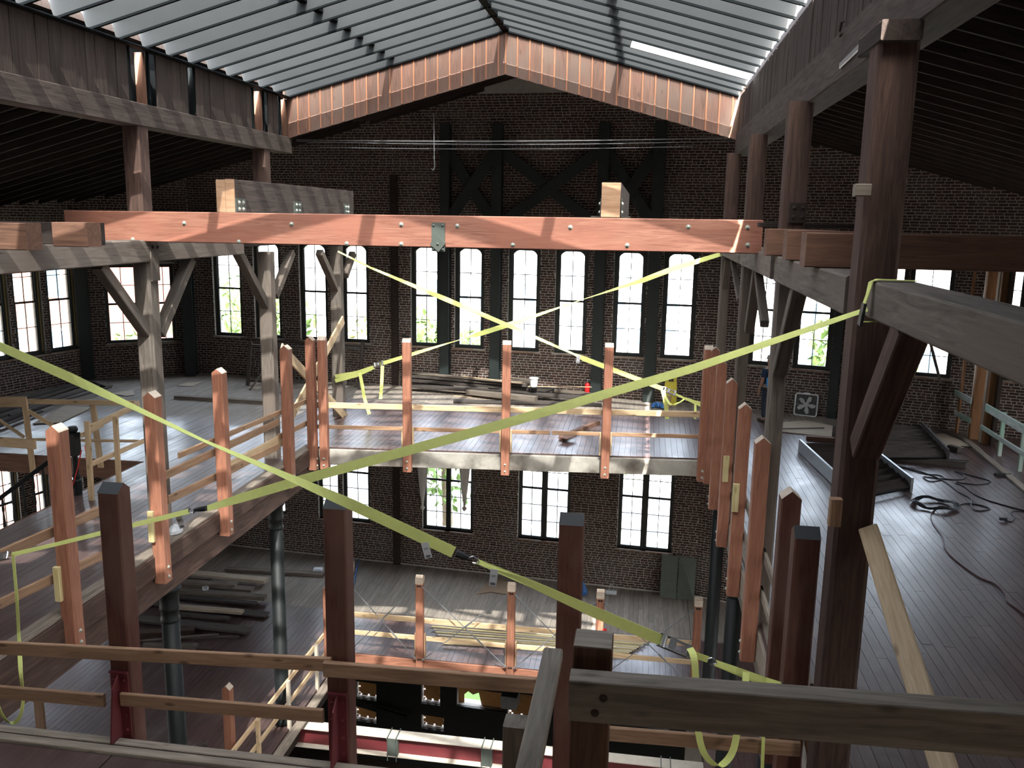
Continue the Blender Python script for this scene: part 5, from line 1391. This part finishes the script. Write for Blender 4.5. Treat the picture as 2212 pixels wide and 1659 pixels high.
p = Zp(2165, 1027, .02); m = MB(); m.box(-.18, .06, -.03, .03, 0, .05); m.box(.06, .2, -.015, .015, .01, .035); tag(m.obj('hand_tool', 'iron', None, T(p) @ Matrix.Rotation(.3, 4, 'Z')), 'small black hand tool on the right gallery floor', 'tool')
# cords
def spline(pts, n=6):
    pts = [Vector(p) for p in pts]; P = []
    for i in range(len(pts) - 1):
        p0 = pts[max(i - 1, 0)]; p1 = pts[i]; p2 = pts[i + 1]; p3 = pts[min(i + 2, len(pts) - 1)]
        for k in range(n):
            t = k / n
            P.append(.5 * ((2 * p1) + (p2 - p0) * t + (2 * p0 - 5 * p1 + 4 * p2 - p3) * t * t + (3 * p1 - p0 - 3 * p2 + p3) * t ** 3))
    return P + [pts[-1]]
def cord(pix, r, mat, label):
    P = spline([Zp(a, b_, r) for a, b_ in pix]); m = MB(); m.tube(P, r, 6)
    return tag(m.obj('power_cord', mat, None, T(P[0]), world=True), label, 'cord')
c = Zp(2018, 1091, .02); ax = (Zp(2070, 1098, .02) - Zp(1966, 1086, .02)) / 2; ay = Vector((-ax.y, ax.x, 0)).normalized() * .42
rr = random.Random(6); P = []
for i in range(190):
    t = i / 190 * 2 * math.pi * 9; k = 1 - .10 * rr.random() * math.sin(t * .37) - .22 * (i / 190)
    P.append(c + ax * math.cos(t) * k + ay * math.sin(t) * k * (.9 + .1 * math.sin(i)) + UP * (.012 + .05 * (.5 + .5 * math.sin(t * 3.3 + i * .21))))
m = MB(); m.tube(P, .013, 6); tag(m.obj('cable_coil', 'cable', None, T(c), world=True), 'black coiled cable lying on the right gallery floor', 'cord')
cord([(2060, 1097), (2085, 1088), (2120, 1092), (2138, 1100), (2110, 1103), (2098, 1092), (2098, 1078), (2070, 1062), (2048, 1045), (2020, 1030), (1985, 1018), (1935, 1005)], .012, 'cable', 'black cord running from the coil back to the steel flight')
cord([(1935, 1004), (1990, 1022), (2030, 1027), (2038, 1035), (2010, 1040), (1995, 1030), (2030, 1034), (2076, 1036), (2082, 1026), (2062, 1018), (2100, 1028), (2140, 1040), (2110, 1047), (2065, 1042), (2085, 1052), (2110, 1070), (2150, 1086), (2240, 1110)], .012, 'cable', 'black cord looping over the right floor to the photo edge')
cord([(2030, 1092), (2012, 1110), (2015, 1130), (2036, 1160), (2042, 1186), (2070, 1215), (2115, 1247), (2150, 1262), (2172, 1285), (2176, 1300), (2200, 1318), (2240, 1345)], .011, 'cable_brown', 'maroon cord winding from the coil to the lower right')
cord([(2172, 1124), (2185, 1127), (2192, 1118), (2184, 1107), (2205, 1104), (2260, 1112)], .011, 'cable', 'short cord end with plug at the right photo edge')
p = Zp(2168, 1124, .02); m = MB(); m.cbox(-.07, .05, -.03, .03, 0, .05, .01); tag(m.obj('cord_plug', 'cable', None, T(p)), 'black plug at the end of the short cord', 'plug')
# stud frame and whitewashed guard on the right
base = [Zp(*q, 0) for q in ((2058, 925), (2090, 950), (2115, 958), (2140, 985))]
def stud(px, pyb, pyt, w_, d_, mat, label):
    p = Zp(px, pyb, 0); top = 4.75
    return tag(timber('stud', (p.x, p.y, 0), (p.x, p.y, top), w_, d_, mat, up=(0, 1, 0)), label, 'stud')
for i, (px, pyb, w_, m_) in enumerate(((2066, 934, .05, 'stud'), (2092, 944, .05, 'stud_edge'), (2102, 948, .24, 'stud'), (2117, 955, .06, 'stud_edge'), (2128, 958, .16, 'stud'), (2142, 962, .10, 'old_dark'))):
    stud(px, pyb, 585, w_, .12, m_, 'upright stud of the brown stud cluster at the right, %s from the left' % ordl[i])
tag(timber('sole_plate', Zp(2075, 940, .02), Zp(2300, 1130, .02), .16, .05, 'rail_grey'), 'dusty sole plate running along the right floor edge', 'board')
for q0, q1, ya, yb, h, lab in (((2060, 846), (2098, 866), 23.9, 22.9, .16, 'upper short'), ((2058, 888), (2098, 910), 23.9, 22.9, .14, 'lower short'), ((2130, 880), (2250, 950), 22.3, 17.6, .19, 'upper long'), ((2120, 922), (2250, 1005), 22.3, 17.9, .11, 'lower long')):
    rail(Yp(*q0, ya), Yp(*q1, yb), .04, h, 'green_rail', 'whitewashed green stained guard board at the right, %s one' % lab)
for px, pt, pb, lab in ((2158, 905, 985, 'farther'), (2202, 930, 1018, 'nearer')):
    p0 = Zp(px, pb, 0); tag(timber('stud', p0, (p0.x, p0.y, 1.05), .09, .06, 'green_rail', up=(0, 1, 0)), 'whitewashed short stud of the right guard, %s one' % lab, 'stud')
tag(timber('leaning_pole', W2.world(W2.sz(2000, 738, -.2)[0], -.10, W2.sz(2000, 738, -.2)[1] + .3), W2.world(W2.sz(2032, 828, -.2)[0], -.16, W2.sz(2032, 828, -.2)[1]), .07, .07, 'old_grey'), 'thin grey brace pole slanting before the right double window', 'bar')
tag(timber('hanging_board', Xp(1917, 700, 2.0), Xp(1955, 692, 2.0), .14, .02, 'stud_edge'), 'small pale board end at the knee brace of the nearest right post', 'board')
# ================================================================ MIDDLE FLOOR
b_edge = tag(timber('edge_beam', (-7.4, 20.42, BZ - .15), (1.66, 20.42, BZ - .15), .06, .28, 'red_post'), 'bright red board along the far edge of the middle floor', 'beam')
bx = []
for i, px in enumerate((908, 1105, 1296, 1507)):
    x = Yp(px, 1330, 20.4).x; bx.append(x)
    pst = tag(timber('cable_post', (x, 20.36, BZ - .30), (x, 20.36, -3.68), .19, .19, 'red_post', up=(0, 1, 0), c=.012, tip='y', tip_h=.05), 'red cable rail post on the far edge of the middle floor, %s from the left' % ordl[i], 'post')
    b = MB(); b.box(x - .098, x + .098, 20.26, 20.46, -3.90, -3.735); b.obj('pale_band', 'post_tip', pst)
    for sx in (-1, 1):
        bolt(pst, (x + sx * .03, 20.262, -3.95), (0, -1, 0), .02, 'old_dark'); bolt(pst, (x + sx * .03, 20.262, BZ + .08), (0, -1, 0), .02, 'old_dark')
xl = -7.35
cab = [(xl, bx[0])] + list(zip(bx[:-1], bx[1:]))
for i, (xa, xb) in enumerate(cab):
    for k, (za, zb) in enumerate(((-3.96, BZ + .10), (BZ + .10, -3.96))):
        pa, pb = Vector((xa + .1, 20.25 - .035 * k, za)), Vector((xb - .1, 20.25 - .035 * k, zb))
        m = MB(); m.tube([pa, pb], .013, 6); q = pa.lerp(pb, .55 if k else .68); d = (pb - pa).normalized(); m.tube([q - d * .13, q + d * .13], .024, 6); m.tube([pa, pa + d * .12], .022, 6); m.tube([pb - d * .12, pb], .022, 6)
        tag(m.obj('steel_cable', 'steel_grey', None, T(pa), world=True), 'steel cable %s in the %s bay of red cable posts' % ('rising rightwards' if k else 'falling rightwards', ('leftmost', 'second', 'third', 'rightmost')[i]), 'cable')
m = MB(); q = Yp(764, 1365, 20.2); m.ribbon([q, q + Vector((0, 0, -.1)), q + Vector((-.05, 0, -.26))], [(1, 0, 0)] * 3, .05, .004); tag(m.obj('red_ribbon', 'red_paint'), 'red ribbon tied to the leftmost steel cable', 'ribbon')
m = MB(); q = Yp(1306, 1358, 20.2); m.ribbon([q, q + Vector((.03, 0, -.1)), q + Vector((.09, 0, -.2))], [(1, 0, 0)] * 3, .09, .01); tag(m.obj('red_ribbon', 'red_paint'), 'red ribbon tied at the third cable post', 'ribbon')
for z, h, lab in ((BZ + 1.05, .15, 'upper'), (BZ + .55, .13, 'lower')):
    for xa, xb, k in ((-7.4, bx[0] + .3, 'left'), (bx[0] + .3, bx[2], 'middle'), (bx[2], 1.6, 'right')):
        rail((xa, 20.52, z), (xb, 20.52, z), .04, h, 'pine', '%s pine guard board on the middle floor far edge, %s length' % (lab, k))
for i, x in enumerate(bx[:3]):
    for sx in (-.125, .125):
        tag(timber('wood_cleat', (x + sx, 20.38, BZ + .05), (x + sx, 20.38, BZ + .75), .03, .12, 'rail', up=(0, 1, 0)), 'brown cleat on the %s side of the %s cable post' % ('left' if sx < 0 else 'right', ordl[i]), 'block')
for i in range(9):
    p0 = Zp(925 + 4 * i, 1341 + 6 * i, BZ + .05 + .02 * (i % 3)); p1 = Zp(1400 - 5 * i, 1386 + 3 * i, BZ + .05 + .02 * (i % 3))
    tag(timber('lath', p0, p1, .06, .03, 'stud_edge' if i % 2 else 'yellow_block'), 'pale lath in the bundle behind the cable posts, %s from the wall' % (ordl + ['ninth'])[i], 'board')
# left edge of the middle floor
BX = -7.52
for z, h, lab in ((BZ + 1.06, .12, 'upper'), (BZ + .52, .12, 'lower')):
    rail((BX, 13.2, z), (BX, 20.3, z), .04, h, 'pine', '%s pine guard board along the left edge of the middle floor' % lab)
for i, y in enumerate((14.0, 15.35, 16.9, 18.6)):
    tag(timber('stud', (BX + .06, y, BZ - .1), (BX + .06, y, BZ + 1.14), .07, .10, 'pine' if i < 2 else 'stud_edge', up=(0, 1, 0)), 'pine stud on the left edge of the middle floor, %s from the viewer' % ordl[i], 'stud')
p = Zp(491, 1478, -3.70)
o = red_post(p.x, p.y, BZ - .3, -3.70, 'z', 'red post with pale tip standing low at the left of the middle floor', w_=.17)
red_post(-7.42, 19.3, BZ - .3, -3.68, 'z', 'orange lit red post partly hidden behind the near deck post left of centre', w_=.18)
tag(timber('plank', (-7.30, 14.5, BZ - .02), (-7.30, 20.2, BZ - .02), .22, .05, 'old_board'), 'splintered plank along the left edge of the middle floor', 'board')
tag(timber('white_board', Zp(600, 1480, BZ + .1), Zp(680, 1400, BZ + .1), .16, .04, 'ply'), 'white board lying inside the left middle floor guard', 'board')
# steel floor beam across the light well
o = empty('steel_beam', (-2.8, 17.3, -6.4)); tag(o, 'white dusted steel beam with a red web across the light well', 'beam')
b = MB(); b.box(-7.5, 1.8, 17.14, 17.46, -6.22, -6.20); b.box(-7.5, 1.8, 17.14, 17.46, -6.68, -6.66); b.obj('flange', 'primer_white', o)
b = MB(); b.box(-7.5, 1.8, 17.29, 17.31, -6.66, -6.22); b.obj('web', 'red_steel', o)
for x in (-5.15, -3.0, .9):
    b = MB(); b.box(x - .12, x + .12, 17.15, 17.29, -6.66, -6.22); b.box(x - .11, x - .09, 17.05, 17.5, -6.2, -6.17); b.box(x + .09, x + .11, 17.05, 17.5, -6.2, -6.17)
    b.tube([(x - .1, 17.1, -6.17), (x - .1, 17.1, -6.75)], .012, 6); b.tube([(x + .1, 17.1, -6.17), (x + .1, 17.1, -6.75)], .012, 6); b.obj('beam_clamp', 'green_steel', o)
tag(timber('ledger', (-7.45, 15.8, -6.5), (-7.45, 19.6, -6.5), .12, .18, 'old_dark'), 'dark ledger under the left edge of the middle floor', 'beam')
# lumber heap on the middle floor
heap = (((399, 1237), (576, 1254), .22, .30, .10, 'ply', 'pale plank at the back of the lumber heap'), ((372, 1246), (455, 1251), .20, .12, .06, 'old_board', 'small grey board behind the column on the lumber heap'), ((379, 1256), (510, 1262), .26, .24, .06, 'old_board', 'grey plank second from the back of the lumber heap'), ((379, 1262), (546, 1273), .20, .30, .08, 'old_board', 'long grey plank under the white cup'),
        ((387, 1277), (574, 1291), .24, .22, .12, 'old_board', 'thick grey plank with clipped corners in the lumber heap'), ((372, 1288), (553, 1304), .16, .18, .07, 'dark_board', 'dark plank in the middle of the lumber heap'), ((310, 1299), (577, 1328), .10, .32, .05, 'dark_board', 'wide dark sheet sticking out of the lumber heap'), ((350, 1308), (524, 1322), .24, .22, .08, 'ply', 'pale plank lying on the wide dark sheet'),
        ((381, 1325), (496, 1336), .16, .16, .08, 'dark_board', 'short dark plank in front of the wide sheet'), ((298, 1336), (538, 1362), .12, .34, .07, 'dark_board', 'wide dark plank at the front of the lumber heap'), ((268, 1372), (420, 1362), .12, .26, .14, 'old_brown', 'thick brown timber with a clipped end at the front left of the heap'), ((294, 1386), (472, 1371), .08, .10, .05, 'old_board', 'narrow slat in front of the thick brown timber'),
        ((383, 1378), (517, 1376), .05, .10, .05, 'dark_board', 'narrow dark slat at the front right of the heap'), ((310, 1394), (426, 1396), .08, .20, .08, 'old_board', 'grey plank close behind the near guard board'), ((426, 1400), (460, 1402), .05, .16, .06, 'old_brown', 'short brown offcut close behind the near guard board'))
for q0, q1, z, w_, h, mat, lab in heap:
    board(q0, q1, z, w_, h, mat, lab, 'board', BZ)
board((489, 1229), (700, 1241), .10, .24, .10, 'old_board', 'single long plank lying alone behind the lumber heap', 'board', BZ)
p = Zp(444, 1275, BZ + .22); m = MB(); m.lathe([(.07, 0), (.09, .10), (.10, .10), (.085, .02), (.01, .015)], 16); tag(m.obj('cup', 'white_plastic', None, T(p)), 'small white plastic tub on the lumber heap', 'tub')
p = Zp(687, 1232, BZ + .10); m = MB(); m.cbox(-.14, .14, -.12, .12, 0, .06, .015); m.cbox(-.12, .12, -.10, .10, .06, .075, .01); tag(m.obj('takeaway_box', 'white_plastic', None, T(p) @ Matrix.Rotation(.2, 4, 'Z')), 'white lidded box on the lone plank', 'box')
# ladder with boards, cardboard, bags
l0, l1 = Zp(758, 1290, BZ + .08), Zp(775, 1210, BZ + .08); wv = (l1 - l0).normalized(); wv = Vector((-wv.y, wv.x, 0)) * -.0
o = empty('step_ladder', l0); tag(o, 'blue ladder lying on the middle floor near the far wall', 'ladder')
for dx in (0, -.42): timber('side_rail', l0 + Vector((dx, 0, 0)), l1 + Vector((dx, .0, 0)), .04, .09, 'blue', o)
for i in range(7):
    q = l0.lerp(l1, (i + .5) / 7); m = MB(); m.tube([q, q + Vector((-.42, 0, 0))], .017, 6); m.obj('rung', 'chrome', o)
for i in range(2):
    tag(timber('plank', l0 + Vector((-.12 - .16 * i, .2, .09)), l1 + Vector((-.08 - .16 * i, -.35, .09)), .14, .03, 'stud_edge'), 'white plank lying on the blue ladder, %s one' % ('right' if i == 0 else 'left'), 'board')
sheet(((1030, 1283), (1062, 1248), (1112, 1262), (1098, 1283), (1060, 1278)), .03, .02, 'card', 'torn brown cardboard on the middle floor', 'cardboard_sheet', BZ)
p = Zp(1258, 1285, BZ); m = MB(); m.lathe([(.01, 0), (.14, .02), (.16, .12), (.10, .30), (.03, .42)], 10, 0, Matrix.Diagonal((1, .6, 1, 1))); tag(m.obj('blue_bag', 'blue', None, T(p)), 'blue sack standing by the wall on the middle floor', 'bag')
p = Zp(1212, 1302, BZ); m = MB(); m.lathe([(.01, 0), (.10, .02), (.08, .10), (.02, .13)], 9); tag(m.obj('blue_rag', 'blue', None, T(p)), 'small blue rag on the middle floor beside the near deck post', 'rag')
p = Zp(1320, 1284, BZ); m = MB(); m.cbox(-.17, .17, -.10, .10, 0, .14, .05); m.tube(spline([(-.08, 0, .13), (-.03, 0, .3), (.05, .02, .3), (.08, 0, .14)]), .008, 6); tag(m.obj('clear_bag', 'clear', None, T(p)), 'clear plastic bag with a handle on the middle floor by the far wall', 'bag')
p = Xp(358, 1160, -7.55); m = MB(); m.lathe([(.01, 0), (.11, .01), (.10, .06), (.05, .12), (.01, .15)], 9, 0, Matrix.Diagonal((1.1, 1.5, 1, 1))); tag(m.obj('plastic_bag', 'clear', None, T(-7.56, p.y + .3, .05)), 'crumpled clear bag on the left gallery edge plank', 'bag')
# metal panel leaning on the wall, knotted curtains
s0 = W1.sz(1428, 1250)[0]; s1 = W1.sz(1502, 1250)[0]
o = link('metal_panel', None, None, None, W1.mw @ T(s0, -.30, BZ)); tag(o, 'bent grey sheet metal panel leaning under the lower right window', 'panel')
mw = W1.mw @ T(s0, -.34, BZ) @ Matrix.Rotation(math.radians(-8), 4, 'X')
b = MB(); b.box(0, (s1 - s0) * .48, 0, .012, 0, 1.32); b.obj('flat_half', 'green_steel', o, mw)
b = MB(); w_ = (s1 - s0); b.add([(w_ * .5, .0, 0), (w_, -.10, .05), (w_, .0, 1.3), (w_ * .5, 0, 1.32), (w_ * .78, -.07, .65), (w_ * .5, .02, 0), (w_, -.08, .05), (w_, .02, 1.3), (w_ * .5, .02, 1.32), (w_ * .78, -.05, .65)], [(0, 1, 4), (1, 2, 4), (2, 3, 4), (3, 0, 4), (6, 5, 9), (7, 6, 9), (8, 7, 9), (5, 8, 9)]); b.obj('bent_half', 'green_steel', o, mw)
for px, ptop, pb, lab in ((912, 1014, 1100, 'left'), (1003, 1014, 1102, 'right')):
    s, zt = W1.sz(px, ptop, -.1); _, zb = W1.sz(px, pb, -.1); m = MB(); n = 14
    for (za, ra, zc, rc) in ((zt + .5, .17, zb + .22, .035),):
        prof = []
        vs = []; fs = []
        zs = [(zt + .5, .17), (zt, .15), ((zt + zb) / 2, .09), (zb + .20, .035), (zb + .12, .03), (zb + .07, .075), (zb, .05), (zb - .05, .01)]
        for z, r in zs:
            for j in range(n):
                t = 2 * math.pi * j / n; rr_ = r * (1 + .22 * math.cos(5 * t)); vs.append((s + rr_ * math.cos(t), -.08 + rr_ * .5 * math.sin(t), z))
        for i in range(len(zs) - 1):
            for j in range(n): fs.append((i * n + j, i * n + (j + 1) % n, (i + 1) * n + (j + 1) % n, (i + 1) * n + j))
        m.add(vs, fs)
    tag(m.obj('curtain', 'curtain', None, W1.mw, smooth=True), 'white curtain tied in a knot at the lower window, %s one' % lab, 'curtain')
# dark stair balustrade low at the left, between the near posts
o = empty('stair_balustrade', (-9.4, 12.5, BZ)); tag(o, 'dark spindle balustrade low in the shadows at the lower left', 'railing')
p0, p1 = Zp(205, 1470, BZ + 1.0), Zp(560, 1400, BZ + 1.0); q0, q1 = Zp(240, 1600, BZ + .1), Zp(430, 1500, BZ + .1)
timber('handrail', Vector((-10.6, 11.0, BZ + 1.0)), Vector((-8.2, 14.6, BZ + 1.0)), .08, .10, 'dark_board', o); timber('bottom_rail', Vector((-10.6, 11.0, BZ + .12)), Vector((-8.2, 14.6, BZ + .12)), .07, .09, 'dark_board', o)
for i in range(26):
    q = Vector((-10.6, 11.0, BZ + .12)).lerp(Vector((-8.2, 14.6, BZ + .12)), i / 25); m = MB(); m.tube([q, q + UP * .25, q + UP * .32, q + UP * .6, q + UP * .68, q + UP * .88], [.022, .022, .034, .018, .03, .018], 6); m.obj('spindle', 'dark_board', o)
tag(timber('stud', Zp(90, 1585, BZ + .0), Zp(90, 1585, BZ) + UP * 1.5, .22, .06, 'rail', up=(0, 1, 0)), 'brown boards standing in the shadow at the lower left', 'board')
# ================================================================ STREET LEVEL SHOP FRONT
shop_lab = ['upper left of the street level openings', 'lower left of the street level openings', 'second upper street level opening', 'second lower street level opening', 'torn open with daylight behind, street level', 'right of the grey hanging panel, street level', 'low under the heavy rail, left piece', 'low under the heavy rail, right piece', 'lowest, behind the hand board']
k = 0
for s0, s1, z0, z1 in shop:
    k += 1
    r = link('board_up_panel', None, None, None, W1.mw @ T((s0 + s1) / 2, .1, z0)); tag(r, 'orange strand board %s' % shop_lab[k - 1], 'panel')
    torn = 4 < s1 - s0 < 9 or (s1 - s0) > 1.2
    if torn:
        b = MB(); w_ = s1 - s0; zt = z1; zz = z0 + (z1 - z0) * .62
        b.prism([(s0, z1), (s0, z0), (s0 + w_ * .12, z0), (s0 + w_ * .12, z0 + .3), (s0 + w_ * .2, zz), (s0 + w_ * .3, zz - .1), (s0 + w_ * .42, zz), (s0 + w_ * .48, z0), (s1, z0), (s1, z1)], .16, .18); b.obj('board', 'osb', r, W1.mw)
    else:
        # the board is notched along its rim, so daylight leaks in as small spots
        b = MB(); x0, x1, y0, y1 = s0 + .012, s1 - .012, z0 + .012, z1 - .012; e = .07
        b.box(x0 + e, x1 - e, .16, .18, y0 + e, y1 - e)
        for (a0, a1, horiz) in ((x0, x1, True), (y0, y1, False)):
            cuts = [a0] + [q for f in (.12, .5, .88) for q in (a0 + f * (a1 - a0) - .035, a0 + f * (a1 - a0) + .035)] + [a1]
            for i in range(0, 8, 2):
                for lo in (True, False):
                    if horiz:
                        b.box(cuts[i], cuts[i + 1], .16, .18, *((y0, y0 + e) if lo else (y1 - e, y1)))
                    else:
                        b.box(*((x0, x0 + e) if lo else (x1 - e, x1)), .16, .18, max(cuts[i], y0 + e), min(cuts[i + 1], y1 - e))
        b.obj('board', 'osb', r, W1.mw)
a, zt = W1.sz(1082, 1503, -.6); c, zb = W1.sz(1135, 1537, -.6)
b = MB(); b.box(a, c - .3, -.62, -.02, zb, zt); tag(b.obj('utility_box', 'steel_grey', None, W1.mw), 'grey panel with faint print hanging among the street level boards', 'box')
tag(timber('tie_beam', W1.world(W1.sz(770, 1508)[0], -.5, -11.0), W1.world(W1.sz(890, 1530)[0], -.5, -11.3), .10, .16, 'iron'), 'dark frame bar before the street level boards', 'beam')
# ================================================================ groups of alike things
GROUP = {'cut_post': 'cut posts around the light well', 'guard_rail': 'temporary guard boards', 'timber_post': 'old timber posts', 'girder': 'girders under the old floor',
         'iron_column': 'black iron columns', 'steel_post': 'dark steel wall posts', 'cross_bracing': 'steel bracing of the far wall', 'wood_cleat': 'small cleats and blocks on the guard posts',
         'beam_end': 'cut beam ends on the girders', 'stub_beam': 'stub beams on the cross beam', 'ratchet_strap': 'lime yellow ratchet straps', 'plank': 'loose old boards', 'lath': 'pale laths',
         'plywood_sheet': 'loose plywood pieces', 'stud': 'studs of the temporary guards', 'cable_post': 'cable posts of the middle floor', 'steel_cable': 'slanting steel cables', 'curtain': 'knotted curtains',
         'board_up_panel': 'strand boards of the street level openings', 'steel_stair': 'steel stair flights on the floor', 'power_cord': 'cords on the right gallery floor', 'edge_beam': 'edge beams of the light well',
         'edge_board': 'edge boards of the light well', 'sill_beam': 'beams under the skylight curbs', 'skylight_curb': 'skylight curbs', 'steel_bracket': 'red steel brackets', 'platform_post': 'posts near the viewer',
         'building': 'buildings outside', 'tree': 'trees outside', 'brace_plank': 'pine braces between left posts', 'red_ribbon': 'red ribbons on the cables', 'stair_balustrade': 'old stair balustrades', 'stair_trimmer': 'stairwell trimmers'}
for o in list(bpy.data.objects):
    if o.parent is None and 'category' in o and 'group' not in o:
        g = GROUP.get(o.name.split('.')[0])
        if g: o['group'] = g
